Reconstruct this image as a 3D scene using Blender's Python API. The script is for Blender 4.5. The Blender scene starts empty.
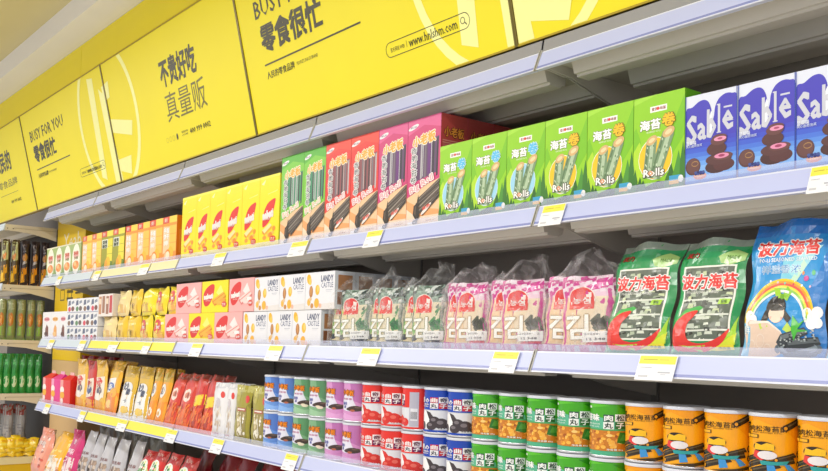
import bpy, bmesh, math, random
from mathutils import Vector, Matrix
C = bpy.context.scene.collection
rnd = random.Random(7)
PI = math.pi
# ---------------------------------------------------------------- camera model (828 x 471 frame)
F, CX, CY, CH = 920.0, 414.0, 300.0, 1.45
_d1 = Vector((-726, 30, F)).normalized()
_d2 = Vector((1169, 77, F)); _d2 = (_d2 - _d2.dot(_d1) * _d1).normalized()
AX, AY = -_d1, _d2
AZ = AX.cross(AY)
def at(px, py, Y):
    c = Vector((px - CX, py - CY, F))
    r = Vector((c.dot(AX), c.dot(AY), c.dot(AZ)))
    t = Y / r.y
    return Vector((r.x * t, Y, CH + r.z * t))
cam = bpy.data.cameras.new('camera'); cam_o = bpy.data.objects.new('camera', cam); C.objects.link(cam_o)
def w_of(c): return Vector((c.dot(AX), c.dot(AY), c.dot(AZ)))
r_ = w_of(Vector((1, 0, 0))); u_ = w_of(Vector((0, -1, 0))); b_ = w_of(Vector((0, 0, -1)))
M = Matrix((r_, u_, b_)).transposed().to_4x4(); M.translation = Vector((0, 0, CH))
cam_o.matrix_world = M
cam.sensor_width = 36.0; cam.lens = F / 828.0 * 36.0
cam.shift_y = (CY - 235.5) / 828.0; cam.clip_start = 0.05; cam.clip_end = 60
bpy.context.scene.camera = cam_o
# ---------------------------------------------------------------- materials
def lin(c): return c / 12.92 if c <= 0.04045 else ((c + 0.055) / 1.055) ** 2.4
def rgb(h):
    h = h.lstrip('#'); return tuple(lin(int(h[i:i + 2], 16) / 255.0) for i in (0, 2, 4))
_m = {}
def mat(h, rough=0.42, finish='print', metal=0.0, emit=0.0):
    key = (h, rough, finish, metal, emit)
    if key in _m: return _m[key]
    m = bpy.data.materials.new('%s_%s' % (finish, h.strip('#'))); m.use_nodes = True
    nt = m.node_tree; b = nt.nodes['Principled BSDF']
    col = rgb(h)
    b.inputs['Roughness'].default_value = rough; b.inputs['Metallic'].default_value = metal
    tc = nt.nodes.new('ShaderNodeTexCoord'); nz = nt.nodes.new('ShaderNodeTexNoise')
    nt.links.new(tc.outputs['Object'], nz.inputs['Vector'])
    sc, lo = {'print': (60, .965), 'film': (35, .96), 'foil': (40, .9), 'paint': (6, .97), 'wall': (2.5, .95)}.get(finish, (50, .96))
    nz.inputs['Scale'].default_value = sc; nz.inputs['Detail'].default_value = 2
    mx = nt.nodes.new('ShaderNodeMix'); mx.data_type = 'RGBA'
    mx.inputs[6].default_value = tuple(c * lo for c in col) + (1,)
    mx.inputs[7].default_value = tuple(min(1, c * (2 - lo)) for c in col) + (1,)
    nt.links.new(nz.outputs['Fac'], mx.inputs[0]); nt.links.new(mx.outputs[2], b.inputs['Base Color'])
    if finish in ('film', 'foil'):
        b.inputs['Coat Weight'].default_value = .5; b.inputs['Coat Roughness'].default_value = .12
        bp = nt.nodes.new('ShaderNodeBump'); bp.inputs['Strength'].default_value = .35; bp.inputs['Distance'].default_value = .004
        n2 = nt.nodes.new('ShaderNodeTexNoise'); n2.inputs['Scale'].default_value = 28; n2.inputs['Detail'].default_value = 3
        nt.links.new(tc.outputs['Object'], n2.inputs['Vector']); nt.links.new(n2.outputs['Fac'], bp.inputs['Height'])
        nt.links.new(bp.outputs['Normal'], b.inputs['Normal'])
    if emit:
        b.inputs['Emission Color'].default_value = col + (1,); b.inputs['Emission Strength'].default_value = emit
    _m[key] = m; return m
def clear_mat(name, h, fac, rough=.08, streak=0.0, scale=18):
    if name in _m: return _m[name]
    m = bpy.data.materials.new(name); m.use_nodes = True; nt = m.node_tree
    b = nt.nodes['Principled BSDF']; b.inputs['Base Color'].default_value = rgb(h) + (1,); b.inputs['Roughness'].default_value = rough
    tl_ = nt.nodes.new('ShaderNodeBsdfTranslucent'); tl_.inputs[0].default_value = rgb(h) + (1,); m2 = nt.nodes.new('ShaderNodeMixShader'); m2.inputs[0].default_value = .45 if streak else 0
    nt.links.new(b.outputs[0], m2.inputs[1]); nt.links.new(tl_.outputs[0], m2.inputs[2])
    tr = nt.nodes.new('ShaderNodeBsdfTransparent'); mx = nt.nodes.new('ShaderNodeMixShader')
    out = nt.nodes['Material Output']
    mx.inputs[0].default_value = fac
    if streak:  # whitish noise streaks paint the highlights of crinkled film into the mix
        tc = nt.nodes.new('ShaderNodeTexCoord'); nz = nt.nodes.new('ShaderNodeTexNoise'); nz.inputs['Scale'].default_value = scale
        nz.inputs['Detail'].default_value = 4; nz.inputs['Distortion'].default_value = 1.5
        cr = nt.nodes.new('ShaderNodeValToRGB'); cr.color_ramp.elements[0].position = .42; cr.color_ramp.elements[1].position = .68
        cr.color_ramp.elements[0].color = (fac,) * 3 + (1,); cr.color_ramp.elements[1].color = (fac + streak,) * 3 + (1,)
        nt.links.new(tc.outputs['Object'], nz.inputs['Vector']); nt.links.new(nz.outputs['Fac'], cr.inputs[0]); nt.links.new(cr.outputs[0], mx.inputs[0])
        bp = nt.nodes.new('ShaderNodeBump'); bp.inputs['Strength'].default_value = .8; bp.inputs['Distance'].default_value = .01
        nt.links.new(nz.outputs['Fac'], bp.inputs['Height']); nt.links.new(bp.outputs['Normal'], b.inputs['Normal'])
    nt.links.new(tr.outputs[0], mx.inputs[1]); nt.links.new(m2.outputs[0], mx.inputs[2]); nt.links.new(mx.outputs[0], out.inputs['Surface'])
    _m[name] = m; return m
# ---------------------------------------------------------------- mesh building
class MB:
    """collects verts / faces / materials of ONE mesh object"""
    def __init__(s): s.v = []; s.f = []; s.mi = []; s.mats = []; s.sm = []
    def m(s, mt):
        if mt not in s.mats: s.mats.append(mt)
        return s.mats.index(mt)
    def add(s, vs, fs, mt, smooth=False):
        o = len(s.v); s.v += [tuple(p) for p in vs]; k = s.m(mt)
        for f in fs: s.f.append([i + o for i in f]); s.mi.append(k); s.sm.append(smooth)
    def box(s, x0, y0, z0, x1, y1, z1, mt, bev=0.0):
        if bev <= 0:
            vs = [(x, y, z) for x in (x0, x1) for y in (y0, y1) for z in (z0, z1)]
            s.add(vs, [(0, 1, 3, 2), (4, 6, 7, 5), (0, 4, 5, 1), (2, 3, 7, 6), (0, 2, 6, 4), (1, 5, 7, 3)], mt); return
        bm = bmesh.new(); bmesh.ops.create_cube(bm, size=1)
        for v in bm.verts: v.co = Vector((x0 + (v.co.x + .5) * (x1 - x0), y0 + (v.co.y + .5) * (y1 - y0), z0 + (v.co.z + .5) * (z1 - z0)))
        bmesh.ops.bevel(bm, geom=bm.edges[:], offset=bev, segments=2, affect='EDGES', profile=.5)
        s.bm(bm, mt)
    def bm(s, bm, mt, smooth=False):
        bm.verts.index_update(); s.add([v.co[:] for v in bm.verts], [[v.index for v in f.verts] for f in bm.faces], mt, smooth); bm.free()
    def prism_x(s, prof, x0, x1, mt):   # profile in (y,z) extruded along X
        n = len(prof); vs = [(x0, y, z) for y, z in prof] + [(x1, y, z) for y, z in prof]
        fs = [(i, (i + 1) % n, (i + 1) % n + n, i + n) for i in range(n)] + [list(range(n))[::-1], list(range(n, 2 * n))]
        s.add(vs, fs, mt)
    def lathe(s, prof, seg, mt, smooth=True):
        n = len(prof); vs = [(r * math.cos(2 * PI * k / seg), r * math.sin(2 * PI * k / seg), z) for k in range(seg) for r, z in prof]
        fs = [(k * n + i, ((k + 1) % seg) * n + i, ((k + 1) % seg) * n + i + 1, k * n + i + 1) for k in range(seg) for i in range(n - 1)]
        s.add(vs, fs, mt, smooth)
    def build(s, name, parent=None):
        me = bpy.data.meshes.new(name); me.from_pydata(s.v, [], s.f)
        for mt in s.mats: me.materials.append(mt)
        me.polygons.foreach_set('material_index', s.mi); me.polygons.foreach_set('use_smooth', s.sm); me.update()
        o = bpy.data.objects.new(name, me); C.objects.link(o)
        if parent: o.parent = parent
        return o
def empty(name, loc=(0, 0, 0)):
    o = bpy.data.objects.new(name, None); C.objects.link(o); o.location = loc; o.empty_display_size = .05; return o
def tag(o, label=None, cat=None, group=None, kind=None):
    if label:
        for a, b in (('second from left', 'second'), ('third from left', 'third'), ('fourth from left', 'fourth'), ('fifth from left', 'fifth'), ('sixth from left', 'sixth'), ('seventh from left', 'seventh'), ('eighth from left', 'eighth'), (' on the upper shelf', ''), (' on the middle shelf', ''), (' under the yellow signs', ''), (' by the right edge of the photo', ' by the photo edge'), (' at the left end of the upper shelf', ''), ('at the left end of the middle shelf', 'far left'), ('pouch second in the row behind the', 'second pouch behind the'), ('pouch third in the row behind the', 'third pouch behind the')):
            if len(label.split()) > 16: label = label.replace(a, b)
        o['label'] = label
    if cat: o['category'] = cat
    if group: o['group'] = group
    if kind: o['kind'] = kind
    return o
def dup(o, parent=None):
    c = o.copy(); C.objects.link(c)
    if parent: c.parent = parent
    for ch in list(o.children): dup(ch, c)
    return c
# ---------------------------------------------------------------- printed artwork: 2D shapes in face coordinates (0..1, 0..1)
_tx = {}
def text_mesh(s, bold):
    k = (s, bold)
    if k in _tx: return _tx[k]
    if (s, None) not in _tx:
        cu = bpy.data.curves.new('t', 'FONT'); cu.body = s; cu.resolution_u = 1; cu.size = 1; cu.fill_mode = 'FRONT'
        ob = bpy.data.objects.new('t', cu); C.objects.link(ob)
        dg = bpy.context.evaluated_depsgraph_get(); me = bpy.data.meshes.new_from_object(ob.evaluated_get(dg))
        vs = [(v.co.x, v.co.y) for v in me.vertices]; fs = [list(p.vertices) for p in me.polygons]
        bpy.data.objects.remove(ob); bpy.data.curves.remove(cu); bpy.data.meshes.remove(me)
        xs = [p[0] for p in vs] or [0, 1]; ys = [p[1] for p in vs] or [0, 1]
        _tx[(s, None)] = (vs, fs, min(xs), min(ys), max(max(xs) - min(xs), 1e-3), max(max(ys) - min(ys), 1e-3))
    vs, fs, x0, y0, bw, bh = _tx[(s, None)]
    n = 1 if bold <= .004 else (4 if bold < .055 else 8)
    out = []
    for q in range(n):      # strokes are thickened by overlaying slightly shifted impressions of the glyphs
        dx = dy = 0
        if n > 1: dx, dy = bold * math.cos(2 * PI * (q + .5) / n), bold * math.sin(2 * PI * (q + .5) / n)
        out.append(([((x + dx - x0) / bw - .5, (y + dy - y0) / bh - .5) for x, y in vs], fs))
    _tx[k] = out; return out
def R(u0, v0, u1, v1, m): return ('P', [(u0, v0), (u1, v0), (u1, v1), (u0, v1)], m)
def P(pts, m): return ('P', pts, m)
def E(u, v, a, b, m, rot=0, n=18, a0=0, a1=2 * PI):
    cr, sr = math.cos(rot), math.sin(rot); full = abs(a1 - a0 - 2 * PI) < 1e-6
    k = n if full else n + 1
    pts = [(a * math.cos(a0 + (a1 - a0) * i / n), b * math.sin(a0 + (a1 - a0) * i / n)) for i in range(k)]
    return ('P', [(u + x * cr - y * sr, v + x * sr + y * cr) for x, y in pts], m)
def SP(pts, m, n=4):
    """closed smooth outline through pts"""
    out = []; L = len(pts)
    for i in range(L):
        p0, p1, p2, p3 = (pts[(i + k - 1) % L] for k in range(4))
        for j in range(n):
            t = j / n
            out.append(tuple(.5 * (2 * p1[a] + (p2[a] - p0[a]) * t + (2 * p0[a] - 5 * p1[a] + 4 * p2[a] - p3[a]) * t * t + (3 * p1[a] - p0[a] - 3 * p2[a] + p3[a]) * t ** 3) for a in (0, 1)))
    return ('P', [(min(1, max(0, x)), min(1, max(0, y))) for x, y in out], m)
def ring(u, v, a, b, t, m, a0=0, a1=2 * PI, n=24):   # open or closed band made of quads
    out = []
    ti = t if isinstance(t, tuple) else (t, t)
    for i in range(n):
        q = [a0 + (a1 - a0) * (i + j) / n for j in (0, 1)]
        out.append([(u + (a - d * ti[0]) * math.cos(x), v + (b - d * ti[1]) * math.sin(x)) for x, d in ((q[0], 0), (q[1], 0), (q[1], 1), (q[0], 1))])
    return ('Q', out, m)
def T(s, u, v, w, h, m, bold=0.02, rot=0, skew=0): return ('T', s, u, v, w, h, m, bold, rot, skew)
def TO(s, u, v, w, h, m, m2, bold=0.02, out=0.07, rot=0, skew=0):    # outlined lettering
    return [T(s, u, v, w, h, m2, bold + out, rot, skew), T(s, u, v, w, h, m, bold, rot, skew)]
def flat(a):
    o = []
    for x in a: o += flat(x) if isinstance(x, list) else [x]
    return o
def art(mb, items, S, cuts=(0, 0), step=.00014, base=.0003, rough=.4, finish='print', asp=1.0, clip=None):
    """lays printed shapes on surface S(u,v,off); an item is lifted only as far as the items it covers require"""
    prims = []
    for it in flat(items):
        if it[0] == 'P': prims.append((list(it[1]), [list(range(len(it[1])))], it[2]))
        elif it[0] == 'Q':
            prims.append(([p for q in it[1] for p in q], [[4 * i, 4 * i + 1, 4 * i + 2, 4 * i + 3] for i in range(len(it[1]))], it[2]))
        else:
            _, s, u, v, w, h, m, bold, rot, skew = it
            cr, sr = math.cos(rot), math.sin(rot)
            for tv, fs in text_mesh(s, bold):
                vs = []
                for x, y in tv:
                    X = x * w * asp + skew * y * h * asp; Y = y * h
                    vs.append((u + (X * cr - Y * sr) / asp, v + X * sr + Y * cr))
                if vs: prims.append((vs, fs, m))
    boxes = []; lay = []
    for vs, fs, m in prims:
        xs = [p[0] for p in vs]; ys = [p[1] for p in vs]; bx = (min(xs), min(ys), max(xs), max(ys)); l = 0
        for bo, lo in zip(boxes, lay):
            if lo >= l and bx[0] < bo[2] and bo[0] < bx[2] and bx[1] < bo[3] and bo[1] < bx[3]: l = lo + 1
        boxes.append(bx); lay.append(l)
    if not prims: return
    st = min(step, .0022 / (max(lay) + 1))
    for (vs, fs, m), l in zip(prims, lay):
        off = base + st * l
        mt = m if not isinstance(m, str) else mat(m, rough, finish)
        if cuts[0] or cuts[1] or clip:
            bm = bmesh.new(); bv = [bm.verts.new((x, y, 0)) for x, y in vs]
            for f in fs:
                try: bm.faces.new([bv[i] for i in f])
                except ValueError: pass
            if clip:
                for co, no in (((clip[0], 0, 0), (-1, 0, 0)), ((clip[2], 0, 0), (1, 0, 0)), ((0, clip[1], 0), (0, -1, 0)), ((0, clip[3], 0), (0, 1, 0))):
                    g = bm.verts[:] + bm.edges[:] + bm.faces[:]
                    bmesh.ops.bisect_plane(bm, geom=g, plane_co=co, plane_no=no, clear_outer=True)
            if bm.verts:
                xs = [v.co.x for v in bm.verts]; ys = [v.co.y for v in bm.verts]
                for ax, n, lo, hi in ((0, cuts[0], min(xs), max(xs)), (1, cuts[1], min(ys), max(ys))):
                    for j in range(1, n):
                        c = j / n
                        if c <= lo + 1e-5 or c >= hi - 1e-5: continue
                        g = bm.verts[:] + bm.edges[:] + bm.faces[:]
                        bmesh.ops.bisect_plane(bm, geom=g, plane_co=(c, 0, 0) if ax == 0 else (0, c, 0), plane_no=(1, 0, 0) if ax == 0 else (0, 1, 0))
            bm.verts.index_update()
            vs = [(v.co.x, v.co.y) for v in bm.verts]; fs = [[v.index for v in f.verts] for f in bm.faces]; bm.free()
        mb.add([S(u, v, off) for u, v in vs], fs, mt)
# surfaces
def S_front(w, h): return lambda u, v, o: ((u - .5) * w, -o, v * h)
def S_right(w, d, h): return lambda u, v, o: (w / 2 + o, u * d, v * h)
def S_top(w, d, h): return lambda u, v, o: ((u - .5) * w, v * d, h + o)
def S_cyl(r, z0, z1, span): return lambda u, v, o: ((r + o) * math.sin((u - .5) * span), -(r + o) * math.cos((u - .5) * span), z0 + v * (z1 - z0))
def carton(name, w, h, d, body, front, right=(), asp=None, top=(), rough=.38):
    """a printed folding carton: bevelled box, flap seam, artwork on its faces; origin at the front foot"""
    mb = MB(); mt = mat(body, rough)
    mb.box(-w / 2, 0, 0, w / 2, d, h, mt, min(.0018, w * .03))
    art(mb, front, S_front(w, h), rough=rough, asp=w / h)
    if right: art(mb, right, S_right(w, d, h), rough=rough, asp=d / h)
    if top: art(mb, top, S_top(w, d, h), rough=rough, asp=w / d)
    return mb.build(name)
def pouch_shape(w, h, t, kind, seed=0):
    r = random.Random(seed); ph = [r.uniform(0, 6.28) for _ in range(8)]
    def b(u, v):
        eu = max(0.0, 1 - abs(2 * u - 1) ** 3.2)
        if kind == 'pillow':  ev = max(0.0, 1 - abs(2 * v - 1) ** 5); crimp = 1 if .035 < v < .965 else 0
        elif kind == 'stand': ev = min(1.0, max(0.0, (1 - v) / .55)) ** .7 * (.55 + .45 * min(1, v / .12)); crimp = 1
        else:                 ev = max(0.0, 1 - abs(2 * v - 1) ** 8); crimp = 1
        wr = .12 * math.sin(9 * u + ph[0] + 3 * v) * math.sin(7 * v + ph[1]) + .07 * math.sin(21 * u + ph[2] + 5 * v) + .05 * math.sin(25 * v + ph[3] + 6 * u)
        return t * .5 * eu ** .6 * ev * crimp * (1 + wr)
    def xo(u, v):
        nar = 1.0
        if kind == 'stand': nar = 1 - .10 * max(0, v - .55) / .45 - .03 * math.sin(PI * v)
        if kind == 'pillow': nar = 1 - .05 * math.sin(PI * v)
        return (u - .5) * w * nar + .004 * w / .1 * math.sin(14 * v + ph[4]) * (abs(u - .5) * 1.2)
    def zo(u, v):
        top = (.012 * math.sin(11 * u + ph[5]) + .006 * math.sin(29 * u + ph[6])) * h if kind != 'slab' else 0
        return v * h + top * max(0, v - .8) * 5 * .4
    def ycr(u, v): return .012 * math.sin(7 * u + ph[7]) * max(0, (v - .82)) * 5 * (w / .12)
    return (lambda u, v, o: (xo(u, v), -b(u, v) - o + ycr(u, v), zo(u, v))), (lambda u, v, o: (xo(u, v), b(u, v) + o + ycr(u, v), zo(u, v)))
def pouch(name, w, h, t, body, front, kind='pillow', seed=0, nu=14, nv=20, cuts=(12, 16), parent=None, back=None, finish='film', rough=.28):
    mb = MB(); Sf, Sb = pouch_shape(w, h, t, kind, seed)
    mt = mat(body, rough, finish)
    for S, flip in ((Sf, False), (Sb, True)):
        vs = [S(i / nu, j / nv, 0) for j in range(nv + 1) for i in range(nu + 1)]
        fs = []
        for j in range(nv):
            for i in range(nu):
                q = [j * (nu + 1) + i, j * (nu + 1) + i + 1, (j + 1) * (nu + 1) + i + 1, (j + 1) * (nu + 1) + i]
                fs.append(q[::-1] if flip else q)
        mb.add(vs, fs, mt, True)
    art(mb, front, Sf, cuts=cuts, rough=rough, finish=finish, asp=w / h, base=.0006, step=.00014, clip=(0.0, 0.0, 1.0, 1.0))
    if back: art(mb, back, Sb, cuts=cuts, rough=rough, finish=finish, asp=w / h, base=.0006, clip=(0.0, 0.0, 1.0, 1.0))
    # zigzag crimp teeth at the top edge
    return mb.build(name, parent)
# ---------------------------------------------------------------- the setting
ZS = [2.136, 1.776, 1.444, 1.104]          # shelf tops
WHITE = mat('#eeedf2', .35, 'paint'); GREY = mat('#b3b0ae', .5, 'paint'); DK = mat('#57524e', .6, 'paint')
def struct(o): o['kind'] = 'structure'; return o
mb = MB(); mb.box(-9, -3.2, -.05, 2.2, 2.05, 0, mat('#e6e2da', .3, 'wall')); struct(mb.build('floor'))
mb = MB(); mb.box(-9, -3.2, 2.975, 2.2, 1.28, 3.03, mat('#d6c995', .7, 'wall')); struct(mb.build('ceiling'))
mb = MB(); mb.box(-9, 1.96, 0, 2.2, 2.05, 2.875, mat('#9f958c', .6, 'wall')); struct(mb.build('wall_back'))
mb = MB(); mb.box(-9, 1.28, 2.875, 2.2, 2.05, 3.03, mat('#efeceb', .6, 'wall')); struct(mb.build('trim_1'))
mb = MB(); mb.box(-9, 1.425, 2.722, -4.46, 1.96, 2.874, mat('#f4e01c', .5, 'paint')); mb.box(-4.457, 1.425, 2.722, 2.2, 1.96, 2.874, mat('#f4e01c', .5, 'paint')); struct(mb.build('trim_2'))
mb = MB(); mb.box(-9, 1.44, 2.69, 2.2, 1.90, 2.721, mat('#6f6140', .25, 'paint', .4))
struct(mb.build('trim_3'))
mb = MB(); mb.box(-5.77, 1.75, 0, -5.265, 1.959, 1.325, mat('#d9b684', .6, 'wall')); mb.box(-5.77, 1.75, 1.326, -5.265, 1.959, 2.17, mat('#f0c81c', .5, 'paint'))
art(mb, [T('Yeah', .55, .84, .62, .11, '#f4ecd0', .0), R(.2, .42, .36, .50, '#4a4012'), R(.215, .428, .345, .492, '#f0c81c'), R(.44, .42, .66, .44, '#4a4012'), R(.44, .47, .66, .49, '#4a4012'), R(.47, .41, .49, .51, '#4a4012'), R(.6, .41, .62, .51, '#4a4012'), R(.74, .46, .92, .475, '#4a4012'), R(.8, .42, .9, .43, '#4a4012')],
    lambda u, v, o: (-5.77 + u * .505, 1.75 - o, 1.326 + v * .844))
struct(mb.build('wall_column'))
# ---------------------------------------------------------------- light-box fascia: slanted yellow panels above the top shelf
SB = Vector((0, 1.53, 2.179)); ST = Vector((0, 1.405, 2.70)); SV = (ST - SB).normalized(); SL = .536
SN = Vector((0, -SV.z, SV.y))
def sign_panel(x0, x1, items, label):
    """items use real metres: u = world X, v = metres up the slope"""
    o = empty('sign_panel', (x0, SB.y, SB.z)); tag(o, label, 'sign')
    mb = MB(); g = .006
    n = SN
    def S(u, v, off): p = SB + SV * v + n * off; return (u - x0, p.y - SB.y, p.z - SB.z)
    vs = [S(x, v, q) for x in (x0 + g, x1 - g) for v in (.004, SL - .004) for q in (-.035, 0)]
    mb.add(vs, [(0, 1, 3, 2), (4, 6, 7, 5), (0, 4, 5, 1), (2, 3, 7, 6), (0, 2, 6, 4), (1, 5, 7, 3)], mat('#f4e300', .45, 'paint', 0, .0))
    art(mb, items, S, rough=.35, base=.0005, clip=(x0 + g + .001, .006, x1 - g - .001, SL - .006))
    mb.build('panel_face', o)
    fr = MB()
    for a, b in ((x0 + .0005, x0 + g - .0005), (x1 - g + .0005, x1 - .0005)):
        vs = [S(x, v, q) for x in (a, b) for v in (0, SL) for q in (-.036, .003)]
        fr.add(vs, [(0, 1, 3, 2), (4, 6, 7, 5), (0, 4, 5, 1), (2, 3, 7, 6), (0, 2, 6, 4), (1, 5, 7, 3)], mat('#7a6a30', .3, 'paint', .5))
    for a, b in ((-.001, .0035), (SL - .0035, SL)):
        vs = [S(x, v, q) for x in (x0 + g, x1 - g) for v in (a, b) for q in (-.036, .003)]
        fr.add(vs, [(0, 1, 3, 2), (4, 6, 7, 5), (0, 4, 5, 1), (2, 3, 7, 6), (0, 2, 6, 4), (1, 5, 7, 3)], mat('#b79c26', .3, 'paint', .3))
    fr.build('panel_frame', o)
    return o
BK = '#3a3413'; PALE = '#fcf9a0'
def tl(s, x0, x1, v0, v1, m=BK, b=.0): return ('T', s, (x0 + x1) / 2, (v0 + v1) / 2, (x1 - x0), (v1 - v0), m, b, 0, 0)
def busy(x, water=None):
    """left edge x of the panel: slogan artwork with the slogan, rule, small line and address pill"""
    its = []
    its += [tl('BUSY FOR YOU', x + .12, x + .68, .368, .425, BK, .012), tl('零食很忙', x + .135, x + .505, .252, .342, BK, .045)]
    its += [R(x + .13, .211, x + .69, .2165, BK), tl('人民的零食品牌', x + .135, x + .31, .166, .190, BK, .01), tl("PEOPLE'S SNACK BRAND", x + .325, x + .45, .172, .183, BK)]
    a, b, c, d = x + .785, x + 1.14, .085, .127
    r = (d - c) / 2
    its += [R(a + r, d - .002, b - r, d, BK), R(a + r, c, b - r, c + .002, BK), ring(a + r, c + r, r, r, .002, BK, PI / 2, 1.5 * PI, 10), ring(b - r, c + r, r, r, .002, BK, -PI / 2, PI / 2, 10)]
    its += [tl('官方网站 WEB', a + .022, a + .085, .098, .111, BK), R(a + .094, .097, a + .0955, .115, BK), tl('www.hnlshm.com', a + .105, b - .05, .094, .118, BK, .005)]
    its += [ring(b - .027, .108, .009, .009, .002, BK, n=14), P([(b - .021, .101), (b - .014, .094), (b - .012, .096), (b - .019, .103)], BK)]
    return its
def wmark(cx, r=.36):
    """pale round emblem watermark centred on x = cx (split over two panels)"""
    its = [ring(cx, .29, r, r, .028, PALE, n=48)]
    its += [P([(cx - .19, .05), (cx - .13, .03), (cx - .09, .50), (cx - .16, .51)], PALE),
            P([(cx - .03, -.02), (cx + .06, .00), (cx + .02, .40), (cx - .04, .44)], PALE), P([(cx + .0, .44), (cx + .09, .45), (cx + .08, .38), (cx + .01, .37)], PALE),
            P([(cx - .03, .30), (cx + .28, .24), (cx + .25, .18), (cx - .03, .24)], PALE), P([(cx + .0, .06), (cx + .17, .02), (cx + .20, .10), (cx, .10)], PALE)]
    return its
def slogan2(x):
    its = wmark(x - .035)
    its += [tl('不贵好吃', x + .60, x + .925, .305, .41, BK, .04), tl('真量贩', x + .60, x + .96, .165, .28, '#6e651d', -.012)]
    its += [tl('400 999 0002', x + .775, x + .955, .092, .112, BK, .02), tl('招商热线', x + .70, x + .755, .105, .114, BK), tl('HOTLINE', x + .70, x + .755, .094, .101, BK)]
    its += [E(x + .655, .10, .008, .013, BK)] + [ring(x + .56 + .03 * i, .10, .011, .011, .002, '#c9bd1c', n=10) for i in range(3)]
    return its
XP = [-6.69, -5.43, -4.135, -2.853, -1.567, -.28, 1.0]
sign_panel(XP[0], XP[1], wmark(XP[0] - .05) + [tl('人民的', -6.10, -5.755, .285, .40, BK, .04)] + [tl('零食品牌', -6.1, -5.70, .19, .235, BK, -.01), R(-6.1, .15, -5.72, .152, BK), tl('400 999 0002', -5.90, -5.69, .09, .11, BK, .01)], 'yellow lightbox sign panel at the far left, ending in the big character 的')
sign_panel(XP[1], XP[2], wmark(XP[2] - .035) + busy(XP[1]), 'yellow lightbox sign panel reading BUSY FOR YOU in small far lettering, second from left')
sign_panel(XP[2], XP[3], slogan2(XP[2]), 'yellow lightbox sign panel with the slogan 不贵好吃 and thin characters 真量贩')
sign_panel(XP[3], XP[4], wmark(XP[4] - .0) + busy(XP[3]), 'largest yellow lightbox sign panel with slogan, rule and website address pill')
sign_panel(XP[4], XP[5], wmark(XP[4] - .0), 'yellow lightbox sign panel at the right, showing only part of the pale emblem')
# ---------------------------------------------------------------- shelves
RAILC = {'lilac': '#c0c7ee', 'pale': '#cfdbe6', 'yellow': '#f6e94a', 'cream': '#ece3b0'}
def shelf(x0, x1, zt, rail, label, canopy=False, end_left=False, depth=1.955, parts=True):
    o = empty('shelf', (x0, 1.5, zt)); tag(o, label, 'shelf', 'gondola shelves')
    def L(mb, name): # shift to local
        mb.v = [(a - x0, b - 1.5, c - zt) for a, b, c in mb.v]; return mb.build(name, o)
    g = .0012
    mb = MB(); und = mat('#d3cdc3', .5, 'paint')
    mb.prism_x([(1.515, zt - .034), (1.515, zt - .004), (1.522, zt), (depth, zt), (depth, zt - .012), (1.53, zt - .012), (1.53, zt - .034)], x0 + g, x1 - g, und)
    L(mb, 'shelf_board')
    for k, (ya, yb) in enumerate(((1.56, 1.645), (1.72, 1.80))):
        mb = MB(); d = .034
        mb.prism_x([(ya, zt - .0125), (ya + .012, zt - .012 - d), (ya + .022, zt - .012 - d), (ya + .022, zt - .018 - d), (yb - .022, zt - .018 - d), (yb - .022, zt - .012 - d), (yb - .012, zt - .012 - d), (yb, zt - .0125)], x0 + (.055, .09)[k], x1 - .03, und)
        L(mb, 'stiffener')
    for xa in (x0 + .003, x1 - .006):
        mb = MB(); prof = [(1.535, zt - .0125), (1.532, zt - .028), (1.62, zt - .036), (1.78, zt - .075), (depth, zt - .10), (depth, zt - .0125)]
        mb.prism_x(prof, xa, xa + .003, und); L(mb, 'bracket')
    # tilted price rail
    rc = mat(RAILC[rail], .3, 'paint'); lo = mat('#8e95cc', .2, 'paint')
    mb = MB(); zb = zt - .041
    prof = [(1.5, zb), (1.5195, zt + .006), (1.5215, zt + .006), (1.5145, zt - .010), (1.513, zb)]
    mb.prism_x(prof, x0 + .002, x1 - .002, mat('#dfe2f4', .28, 'paint'))
    def SR(u, v, off): return (x0 + .004 + u * (x1 - x0 - .008), 1.5 + .0195 * v - off * .92, zb + (zt + .006 - zb) * v + off * .38)
    art(mb, [R(0, .19, 1, .93, rc), R(0, .075, 1, .19, lo), R(0, .0, 1, .05, '#dfe1f2')], SR, rough=.22)
    L(mb, 'price_rail')
    for xe in (x0 + .002, x1 - .0045):
        mb = MB()
        mb.prism_x([(1.4975, zb - .001), (1.518, zt + .010), (1.522, zt + .010), (1.503, zb - .001)], xe, xe + .0025, mat('#b9b6ad', .25, 'paint')); L(mb, 'rail_end_clip')
    # clear plastic lip along the front
    mb = MB(); lh = .022
    if canopy:
        mb.prism_x([(1.5205, zt + .003), (1.5265, zt + .036), (1.528, zt + .036), (1.522, zt + .003)], x0 + .003, x1 - .003, mat('#b4b7c4', .12, 'paint', .5))
        L(mb, 'front_lip')
    else:
        mb.prism_x([(1.524, zt + .0005), (1.524, zt + lh), (1.5255, zt + lh), (1.5255, zt + .0005)], x0 + .003, x1 - .003, clear_mat('clear_lip', '#dfe4ff', .26, .06)); L(mb, 'clear_lip')
    return o
JX = [-5.218, -4.425, -3.44, -2.458, -1.477, -.492, .49]
rowname = ['top canopy shelf', 'upper shelf', 'middle shelf', 'lower shelf']
bayname = ['far left end', 'far left middle', 'left', 'centre', 'right', 'far right']
RC = [['lilac'] * 6, ['pale', 'cream', 'lilac', 'lilac', 'lilac', 'lilac'], ['pale', 'yellow', 'lilac', 'lilac', 'lilac', 'lilac'], ['lilac', 'yellow', 'lilac', 'lilac', 'lilac', 'lilac']]
JX1 = JX
for r in range(4):
    for b in range(6):
        colr = RC[r][b]
        shelf(JX[b] + .0, JX[b + 1], ZS[r], colr, 'white metal %s with %s price rail, %s bay%s' % (rowname[r], colr, bayname[b], ' under the yellow signs' if r == 0 else ''), canopy=(r == 0))
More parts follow.
